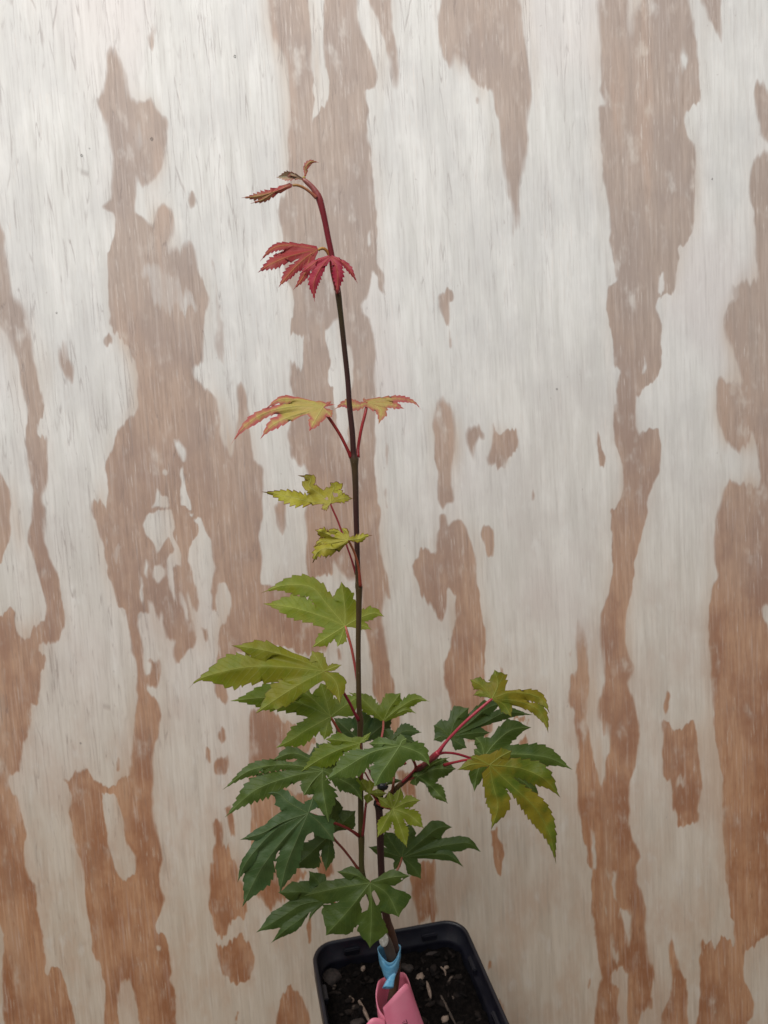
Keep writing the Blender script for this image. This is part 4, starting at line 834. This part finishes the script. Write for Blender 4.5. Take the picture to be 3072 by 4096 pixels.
# --- right of the stem
lf, b = make_leaf('T3', (1330, 962), [([(1270, 900), (1195, 825), (1108, 780)], 46, 46), ([(1370, 880), (1440, 784)], 62, 52), ([(1420, 890), (1530, 825), (1634, 840)], 34, 32, 1.7), ([(1420, 915), (1480, 893), (1542, 916)], 24, 22)], 'mid', -.016, (.05, .5), sinus=[None, (1306, 862), (1420, 860), (1445, 897), None], teeth=7, saw=.18, seed=13, label='green leaf just right of the stem with curling tips')
petiole(lf, b, 'T3', [(1300, 1160), (1318, 1070), (1328, 1010)], 10, -.004, (0.325, 0.046, 0.0575), (0.4, 0.115, 0.092), front=-.016)
lf, b = make_leaf('T3', (1190, 1100), [([(1090, 1010), (1010, 940)], 70, 72), ([(1195, 980), (1180, 880)], 60, 60), ([(1300, 1010), (1400, 915)], 66, 62)], 'blue', -.024, (0, .3), teeth=7, saw=.12, seed=14, holes=[(1132, 1022, 9, 9, 0)], label='dark blue green leaf in shade behind the stem')
petiole(lf, b, 'T3', [(1190, 1290), (1195, 1200), (1192, 1140)], 11, .001, (0.25, 0.0345, 0.0345), front=-.024)
lf, b = make_leaf('T3', (1375, 1095), [([(1460, 1030), (1576, 1036)], 42, 40), ([(1450, 1075), (1540, 1110)], 34, 34), ([(1360, 1040), (1330, 1010)], 30, 30)][2:] + [([(1460, 1030), (1576, 1036)], 42, 40), ([(1450, 1075), (1545, 1112)], 36, 34)], 'dark', -.010, (0, .6), teeth=7, saw=.18, seed=15, label='dark leaf with yellow patch behind the central leaf')
petiole(lf, b, 'T3', [(1470, 1240), (1430, 1170), (1390, 1110)], 10, -.003, (0.25, 0.0345, 0.0345), front=-.010)
# --- yellow green one crossing the stem
lf, b = make_leaf('T3', (1180, 1105), [([(1165, 1140), (1130, 1178)], 26, 30), ([(1040, 1150), (920, 1210), (803, 1287)], 62, 66), ([(1080, 1090), (960, 1080)], 40, 44), ([(1210, 1075), (1252, 1034)], 12, 16), ([(1195, 1095), (1222, 1080)], 18, 10)], 'mid', .012, (.1, .5), sinus=[None, (1120, 1150), (1050, 1110), (1130, 1070), (1200, 1085), None], teeth=9, saw=.20, seed=16, label='fresh green leaf in front of the stem with its tip pointing down left')
petiole(lf, b, 'T3', [(1190, 1340), (1195, 1240), (1188, 1150)], 10, .0, (0.375, 0.0575, 0.046), front=.012)
# --- central front leaf
lf, b = make_leaf('T4', (352, 605), [([(455, 640), (520, 680), (565, 750)], 62, 58), ([(270, 730), (215, 810), (174, 896)], 80, 76), ([(160, 650), (0, 740), (-180, 852)], 86, 76), ([(230, 590), (130, 590)], 50, 40), ([(370, 570), (400, 555)], 40, 40)], 'green', .022, (.1, .55), sinus=[None, (345, 760), (170, 720), (150, 620), (320, 570), (420, 585)], teeth=9, saw=.16, seed=17, label='central dark green leaf in front of the branch fork')
petiole(lf, b, 'T4', [(460, 785), (462, 745), (435, 690), (385, 640)], 12, -.006, (0.25, 0.0138, 0.023), front=.022)
# --- left group
lf, b = make_leaf('T5', (652, 155), [([(650, 260), (686, 467)], 66, 62), ([(590, 220), (535, 305)], 40, 44), ([(460, 190), (240, 275), (58, 438)], 64, 66), ([(440, 120), (220, 150), (43, 272)], 36, 36), ([(580, 90), (470, 50), (345, 92)], 44, 38), ([(640, 80), (700, 0)], 60, 60), ([(770, 215), (840, 260), (892, 342)], 52, 50)], 'green', .016, (.2, .55), sinus=[None, (575, 245), (520, 215), (430, 150), (480, 95), (570, 60), (740, 100), None], teeth=10, saw=.20, seed=18, holes=[(470, 92, 45, 6, -.1), (300, 148, 40, 5, -.3)], label='deep green leaf fanning out left with narrow lobes')
petiole(lf, b, 'T5', [(872, 300), (800, 230), (720, 180)], 11, 0, (0.275, 0.023, 0.0345), front=.016)
lf, b = make_leaf('T5', (562, 412), [([(640, 480), (722, 587)], 62, 58), ([(490, 580), (430, 730), (390, 898)], 62, 58), ([(420, 560), (270, 760), (164, 978)], 80, 70), ([(380, 500), (240, 640), (170, 740), (134, 832)], 34, 26), ([(420, 460), (290, 530), (148, 573)], 36, 34), ([(450, 350), (385, 295), (318, 290)], 56, 40), ([(580, 360), (592, 318)], 36, 36)], 'blue', .026, (.15, .45), sinus=[None, (551, 550), (382, 640), (262, 640), (250, 560), (400, 400), (520, 345), None], teeth=9, saw=.13, seed=19, label='large blue green leaf hanging low at left')
petiole(lf, b, 'T5', [(868, 548), (820, 515), (760, 485), (690, 460), (620, 432)], 12, -.001, (0.3, 0.0345, 0.0287), (0.325, 0.0345, 0.0345), front=.025)
lf, b = make_leaf('T5', (700, 532), [([(685, 640), (668, 768)], 36, 36), ([(600, 630), (468, 750)], 80, 70), ([(640, 500), (600, 470)], 40, 40), ([(705, 420), (722, 306)], 50, 52), ([(770, 470), (850, 395)], 66, 60)], 'dark', .010, (.1, .5), sinus=[None, (632, 640), (600, 560), (660, 440), (765, 400), None], teeth=7, saw=.10, seed=20, label='dark leaf tucked behind the large blue green one')
petiole(lf, b, 'T5', [(866, 752), (830, 700), (780, 635), (722, 570)], 11, .001, (0.3, 0.069, 0.046), front=.010)
lf, b = make_leaf('T5', (672, 935), [([(590, 1010), (565, 1072)], 9, 11), ([(530, 1040), (420, 1120), (335, 1198)], 36, 34), ([(520, 965), (400, 1040), (247, 1132)], 44, 50), ([(560, 890), (380, 890)], 56, 54), ([(640, 850), (565, 758)], 52, 50)], 'dark', -.006, (.1, .6), sinus=[None, (590, 985), (500, 1020), (440, 945), (600, 820), None], teeth=7, saw=.08, seed=21, label='dark round lobed leaf at lower left above the pot')
petiole(lf, b, 'T5', [(960, 1060), (850, 1005), (745, 965), (700, 945)], 11, .003, (0.325, 0.0805, 0.046), front=-.006)
lf, b = make_leaf('T5', (936, 832), [([(1060, 800), (1182, 788)], 40, 44), ([(1040, 900), (1110, 1040)], 100, 74), ([(945, 1000), (935, 1226)], 86, 70), ([(820, 980), (668, 1150)], 88, 112), ([(760, 860), (540, 908)], 72, 50), ([(850, 785), (733, 764)], 36, 40)], 'deep', .020, (.05, .5), sinus=[None, (1055, 846), (1004, 1016), (862, 1084), (752, 940), (790, 800), None], teeth=6, saw=.09, seed=22, holes=[(903, 955, 26, 42, .15), (968, 922, 17, 42, -.35), (1128, 806, 7, 6, 0)], label='broad green leaf with holes hanging over the pot rim')
petiole(lf, b, 'T5', [(1030, 940), (1000, 880), (960, 845)], 10, 0, (0.312, 0.0575, 0.0345), front=.020)
# --- star leaf, right lower leaf
lf, b = make_leaf('T7', (170, 387), [([(95, 520), (18, 664)], 58, 58), ([(240, 560), (304, 758)], 58, 56), ([(330, 450), (466, 574)], 66, 66), ([(300, 325), (434, 305)], 50, 54), ([(215, 290), (245, 178)], 42, 40), ([(150, 300), (128, 215)], 34, 34), ([(95, 330), (18, 268)], 40, 40)], 'star', .012, (0, .5), teeth=7, saw=.16, seed=23, frac=.40, label='small bright yellow green star shaped leaf before the trunk')
petiole(lf, b, 'T7', [(20, 330), (90, 372), (140, 385)], 10, -.003, (0.275, 0.0345, 0.023), (0.375, 0.138, 0.0345), front=.012)
lf, b = make_leaf('T7', (256, 848), [([(210, 910), (178, 972)], 34, 30), ([(120, 805), (-70, 745)], 44, 40), ([(170, 730), (90, 600)], 72, 66), ([(290, 690), (340, 520)], 66, 66), ([(440, 690), (600, 570), (735, 560)], 78, 86), ([(560, 755), (800, 715), (900, 720), (1003, 797)], 62, 66, 1.0), ([(480, 830), (690, 825), (845, 942)], 44, 50), ([(350, 930), (440, 1055)], 64, 66)], 'dark', -.014, (0, .5), sinus=[None, (160, 860), (110, 760), (200, 640), (385, 650), (625, 668), (605, 790), (405, 860), (270, 890)], teeth=7, saw=.07, seed=24, holes=[(510, 645, 12, 10, 0)], label='dark green leaf behind the trunk pointing right')
petiole(lf, b, 'T7', [(70, 1180), (140, 1080), (215, 960), (245, 890)], 11, .002, (0.312, 0.103, 0.0575), front=-.014)
# --- right branch leaves
lf, b = make_leaf('T4', (704, 545), [([(760, 585), (826, 622)], 44, 46), ([(850, 520), (990, 512)], 44, 48), ([(920, 460), (1100, 372), (1292, 388)], 40, 34), ([(850, 440), (960, 345), (1082, 300)], 46, 50), ([(750, 420), (840, 335)], 68, 64), ([(650, 490), (590, 462)], 52, 52), ([(640, 540), (588, 568)], 36, 36)], 'dark', -.004, (.1, .5), sinus=[None, (770, 555), (890, 490), (1000, 372), (835, 380), (690, 430), (625, 520), (690, 560)], teeth=7, saw=.13, seed=25, label='dark leaf behind the red stalk of the right branch')
petiole(lf, b, 'T4', [(630, 655), (660, 605)], 12, -.008, (0.3, 0.023, 0.0403), front=-.004)
lf, b = make_leaf('T4', (1005, 272), [([(1090, 320), (1142, 404)], 40, 38), ([(1180, 290), (1320, 345), (1380, 430), (1400, 518)], 38, 36), ([(1150, 225), (1310, 255), (1375, 310), (1410, 378)], 40, 36), ([(1045, 170), (1020, 68)], 60, 52), ([(930, 185), (846, 138)], 42, 42), ([(930, 235), (866, 250)], 26, 24)], 'autumn', .008, (0, .6), sinus=[None, (1190, 330), (1270, 300), (1095, 215), (965, 155), (915, 212), None], teeth=8, saw=.18, seed=26, label='yellowing leaf at the end of the right branch')
petiole(lf, b, 'T4', [(612, 665), (690, 565), (800, 450), (900, 360)], 13, -.012, (0.325, 0.023, 0.046), (0.375, 0.0345, 0.0575), front=.008)
lf, b = make_leaf('T4', (948, 682), [([(900, 800), (876, 932)], 50, 42), ([(1130, 800), (1260, 890), (1345, 1010)], 60, 66), ([(1180, 665), (1400, 690), (1572, 775)], 66, 72), ([(1040, 570), (1150, 490), (1282, 476)], 62, 66), ([(930, 600), (884, 545)], 38, 36), ([(910, 655), (872, 628)], 30, 28)], 'green', .004, (0, .5), sinus=[None, (1000, 800), (1150, 740), (1130, 600), (990, 550), (880, 590), None], teeth=7, saw=.12, seed=27, label='dark green leaf under the yellowing leaf on the right branch')
petiole(lf, b, 'T4', [(612, 668), (660, 655), (740, 660), (830, 685), (890, 705)], 11, -.012, (0.275, 0.0172, 0.0345), front=.004)
lf, b = make_leaf('T4', (985, 742), [([(870, 735), (754, 778)], 36, 34), ([(905, 700), (838, 680)], 22, 22), ([(1060, 685), (1145, 640)], 44, 50), ([(1200, 765), (1370, 840), (1486, 972)], 76, 66), ([(1140, 885), (1310, 1050), (1410, 1230), (1456, 1442)], 72, 70), ([(1015, 900), (1045, 1040), (996, 1198)], 78, 70)], 'autumn', .022, (.05, .35), sinus=[None, (870, 715), (985, 665), (1140, 690), (1156, 830), (1104, 905), (930, 800)], teeth=11, saw=.15, seed=28, label='large leaf turning yellow with long lobes hanging at right')
petiole(lf, b, 'T4', [(665, 742), (740, 722), (840, 704), (920, 722)], 11, -.006, (0.3, 0.023, 0.0345), front=.021)
lf, b = make_leaf('T4', (478, 822), [([(460, 850), (470, 890)], 32, 30), ([(560, 880), (640, 960), (692, 1015)], 40, 48), ([(600, 770), (752, 768)], 56, 62), ([(590, 735), (706, 685)], 18, 18), ([(460, 815), (440, 825)], 20, 20)], 'green', .010, (0, .4), sinus=[None, (520, 870), (600, 870), (620, 725), (500, 770), None], teeth=7, saw=.16, crumple=.4, seed=29, label='small curled dark leaf below the right branch')
petiole(lf, b, 'T4', [(400, 850), (440, 835)], 9, -.004, (0.25, 0.0575, 0.0345), front=.010)
# small new shoots at the fork
lf, b = make_leaf('T5', (936, 292), [([(925, 320), (918, 358)], 26, 24), ([(890, 230), (868, 180)], 30, 30), ([(935, 240), (930, 205)], 24, 24), ([(960, 290), (1042, 292)], 22, 22)], 'star', .004, (0, .4), teeth=6, saw=.15, seed=30, label='tiny yellow green shoot leaf at the fork')
petiole(lf, b, 'T5', [(985, 345), (965, 320), (950, 300)], 9, -.002, (0.275, 0.0345, 0.023), front=.004)
lf, b = make_leaf('T5', (1030, 240), [([(1080, 218), (1135, 214)], 14, 12), ([(1050, 225), (1075, 205)], 8, 8)], 'dark', .002, (0, .3), teeth=5, saw=.08, seed=31, label='tiny dark leaf beside the pruned tip')
petiole(lf, b, 'T5', [(1010, 290), (1018, 262)], 8, -.002, (0.25, 0.0575, 0.0345), front=.002)
lf, b = make_leaf('T5', (742, 195), [([(800, 215), (850, 265), (890, 340)], 46, 44), ([(780, 190), (850, 190)], 34, 34)], 'mid', .006, (0, .4), teeth=7, saw=.12, seed=32, label='green leaf lobe left of the fork')
petiole(lf, b, 'T5', [(868, 262), (800, 225)], 9, 0, (0.275, 0.0345, 0.023), front=.006)
# bare red stalks round the fork
def stalk(win, pts, d, dys, color):
    P = [at(*px(win, p), y) for p, y in zip(pts, dys)]
    tube('leaf_stalk', P, [PX(d * 1.3)] + [PX(d)] * (len(P) - 1), pet_m, sap, n=18, sides=8, tint=[color] * len(P))
stalk('T5', [(890, 548), (900, 470), (908, 380), (915, 330)], 11, [-.002, -.003, -.003, .002], (.26, .03, .03))
stalk('T5', [(1068, 285), (1078, 220), (1082, 150)], 11, [-.002, -.004, .004], (.22, .06, .03))
stalk('T5', [(960, 215), (940, 175), (925, 130)], 9, [.001, .0, -.004], (.28, .04, .05))
stalk('T5', [(955, 240), (930, 210), (905, 165)], 8, [.001, .002, .002], (.30, .06, .06))
stalk('T4', [(372, 862), (420, 815), (470, 760), (500, 738)], 10, [-.005, -.007, -.009, -.010], (.26, .02, .03))
# lumpy bud scars at the fork
for w_, p_, r_ in (('T5', (975, 352), .0016), ('T5', (1005, 372), .0013), ('T4', (605, 672), .0013)):
    v, f_ = chipgeo(at(*px(w_, p_), -.002 if w_ == 'T5' else -.0115), r_, r_, r_ * .8, 0, .4, 61); mk('bud_scar', v, f_, bark_m, sap)

# ------------------------------------------------------------------ blue grafting tape
tb = NT('blue_grafting_tape'); ob = tb.obj(); nb = tb.noise(tb.scale(ob, (1, 1, 2.5)), 300, 3)
tb.put(tb.b.inputs['Base Color'], tb.mix(tb.ramp(nb, .35, .7), (.12, .40, .66), (.22, .52, .76))); tb.b.inputs['Roughness'].default_value = .45
tb.put(tb.b.inputs['Normal'], tb.bump(nb, .3, .0006))
tape = empty('grafting_tape', at(*px('T6', (770, 850)), -.006)); tag(tape, 'light blue rubber grafting tape tied round the trunk', 'tape')
def strip(name, A, B, mat, parent, n=40, m=6, bulge=0., thick=.0003):
    CA, CB = catmull(A, n), catmull(B, n); vs_ = []
    for a_, b_ in zip(CA, CB):
        for j in range(m + 1):
            t = j / m; p = a_.lerp(b_, t); p.y -= bulge * 4 * t * (1 - t); vs_.append(p)
    fs = [(i * (m + 1) + j, i * (m + 1) + j + 1, (i + 1) * (m + 1) + j + 1, (i + 1) * (m + 1) + j) for i in range(n) for j in range(m)]
    o = mk(name, vs_, fs, mat, parent)
    md = o.modifiers.new('thickness', 'SOLIDIFY'); md.thickness = thick; md.offset = 0
    return o
q = lambda x, y, dy: at(*px('T6', (x, y)), dy)
A = [q(800, 505, .0045), q(735, 512, .004), q(692, 535, .0), q(685, 560, -.003), q(715, 612, -.0082), q(770, 655, -.0092), q(815, 628, -.0068), q(845, 560, -.001), q(848, 525, .003), q(800, 507, .0047)]
B = [q(805, 640, .0045), q(745, 640, .004), q(710, 645, .0), q(700, 665, -.003), q(725, 715, -.0066), q(772, 745, -.0075), q(815, 715, -.0058), q(842, 650, -.001), q(850, 620, .003), q(806, 642, .0047)]
strip('wrap', A, B, tb.m, tape, 60, 6, .0004)
A2 = [q(695, 590, -.0045), q(722, 640, -.0086), q(768, 682, -.0096), q(812, 655, -.0076), q(843, 590, -.003)]
B2 = [q(712, 690, -.0045), q(735, 760, -.0074), q(772, 790, -.0088), q(812, 755, -.0072), q(838, 690, -.003)]
strip('wrap', A2, B2, tb.m, tape, 30, 6, .0006)
# knot with rolled open end
CC = [q(800, 735, -.0085), q(785, 765, -.0096), q(770, 800, -.0108), q(758, 838, -.0118)]
vs_, fs = [], []
Cc = catmull(CC, 10)
for i, c in enumerate(Cc):
    t = i / 10; r = .0011 + .0016 * t
    for j in range(19):
        w_ = R(-160) + j / 18 * R(345); rr_ = r * (1 + .12 * math.sin(j * .9) - .22 * j / 18)
        vs_.append(c + Vector((math.cos(w_) * rr_, -math.sin(w_) * rr_ * .9 * .6, math.sin(w_) * rr_ * .8)))
for i in range(10):
    for j in range(18): fs.append((i * 19 + j, i * 19 + j + 1, (i + 1) * 19 + j + 1, (i + 1) * 19 + j))
kn = mk('rolled_end', vs_, fs, tb.m, tape); md = kn.modifiers.new('thickness', 'SOLIDIFY'); md.thickness = .0004; md.offset = 0

# ------------------------------------------------------------------ pink tag
tk = NT('pink_plastic_tag'); ob = tk.obj(); nk = tk.noise(ob, 120, 3)
tk.put(tk.b.inputs['Base Color'], tk.mix(tk.ramp(nk, .3, .7), (.90, .25, .37), (.93, .30, .42))); tk.b.inputs['Roughness'].default_value = .38
tr = tk.new('ShaderNodeBsdfTranslucent'); tr.inputs[0].default_value = (.8, .12, .2, 1); mx = tk.new('ShaderNodeMixShader'); mx.inputs[0].default_value = .15
tk.t.links.new(tk.b.outputs[0], mx.inputs[1]); tk.t.links.new(tr.outputs[0], mx.inputs[2]); tk.t.links.new(mx.outputs[0], tk.out.inputs[0])
tagE = empty('plant_tag', (trunk_base.x, trunk_base.y - .008, ZSOIL)); tag(tagE, 'bright pink plastic plant tag wrapped round the trunk base with black handwriting', 'plant tag')
top = [(722, 985, -.0125), (800, 900, -.0145), (885, 812, -.0115), (912, 818, -.0085), (913, 795, -.004), (885, 738, .003), (850, 726, .006), (790, 740, .007), (730, 765, .005), (692, 790, .0), (676, 850, -.004), (672, 890, -.006), (678, 950, -.0085), (700, 1010, -.0105), (745, 1060, -.0118)]
bot = [(790, 1290, -.0165), (860, 1290, -.019), (960, 1270, -.016), (1010, 1240, -.0125), (1020, 1190, -.008), (985, 1130, .0), (930, 1110, .003), (860, 1120, .004), (790, 1150, .002), (735, 1190, -.003), (715, 1230, -.007), (712, 1260, -.009), (722, 1280, -.0115), (745, 1300, -.0135), (780, 1320, -.015)]
bot[2] = (985, 1262, -.0155); bot[3] = (1030, 1215, -.0125); bot[4] = (1040, 1160, -.009)
wrap = strip('band', [q(*p) for p in top], [q(*p) for p in bot], tk.m, tagE, 90, 10, .0003, .0005)
A = [q(560, 1170, -.016), q(600, 1108, -.0155), q(640, 1066, -.0145), q(690, 1062, -.0135), q(735, 1078, -.0128)]
B = [q(600, 1330, -.018), q(650, 1310, -.018), q(690, 1290, -.0175), q(730, 1290, -.0165), q(770, 1300, -.016)]
strip('tail', A, B, tk.m, tagE, 30, 8, .0008, .0005)
# handwriting: small dark strokes on the front panel
ti = NT('black_ink'); ti.b.inputs['Base Color'].default_value = (.02, .008, .012, 1); ti.b.inputs['Roughness'].default_value = .5
dg = bpy.context.evaluated_depsgraph_get(); dg.update(); we = wrap.evaluated_get(dg); wm = we.to_mesh()
wbvh = BVHTree.FromPolygons([tuple(wrap.matrix_world @ v.co) for v in wm.vertices], [tuple(p.vertices) for p in wm.polygons]); we.to_mesh_clear()
def onband(x, y):
    d = ray(*px('T6', (x, y))).normalized(); h = wbvh.ray_cast(CAM, d); return h[0] - d * .00012 if h[0] is not None else None
for stroke, r_ in (([(866, 1096), (880, 1102), (898, 1103)], 4.5), ([(892, 1074), (896, 1084), (894, 1092)], 5.5), ([(876, 1084), (880, 1090)], 4.5), ([(905, 1090), (900, 1100), (908, 1112)], 3.5), ([(862, 1108), (878, 1122), (905, 1118)], 3.5), ([(872, 1140), (890, 1132), (912, 1140)], 3.5)):
    P = [onband(*s_) for s_ in stroke]
    if all(p is not None for p in P): tube('handwriting', P, [r_ * .5 * WIN['T6'][2] * MPP] * len(P), ti.m, tagE, n=8, sides=6)
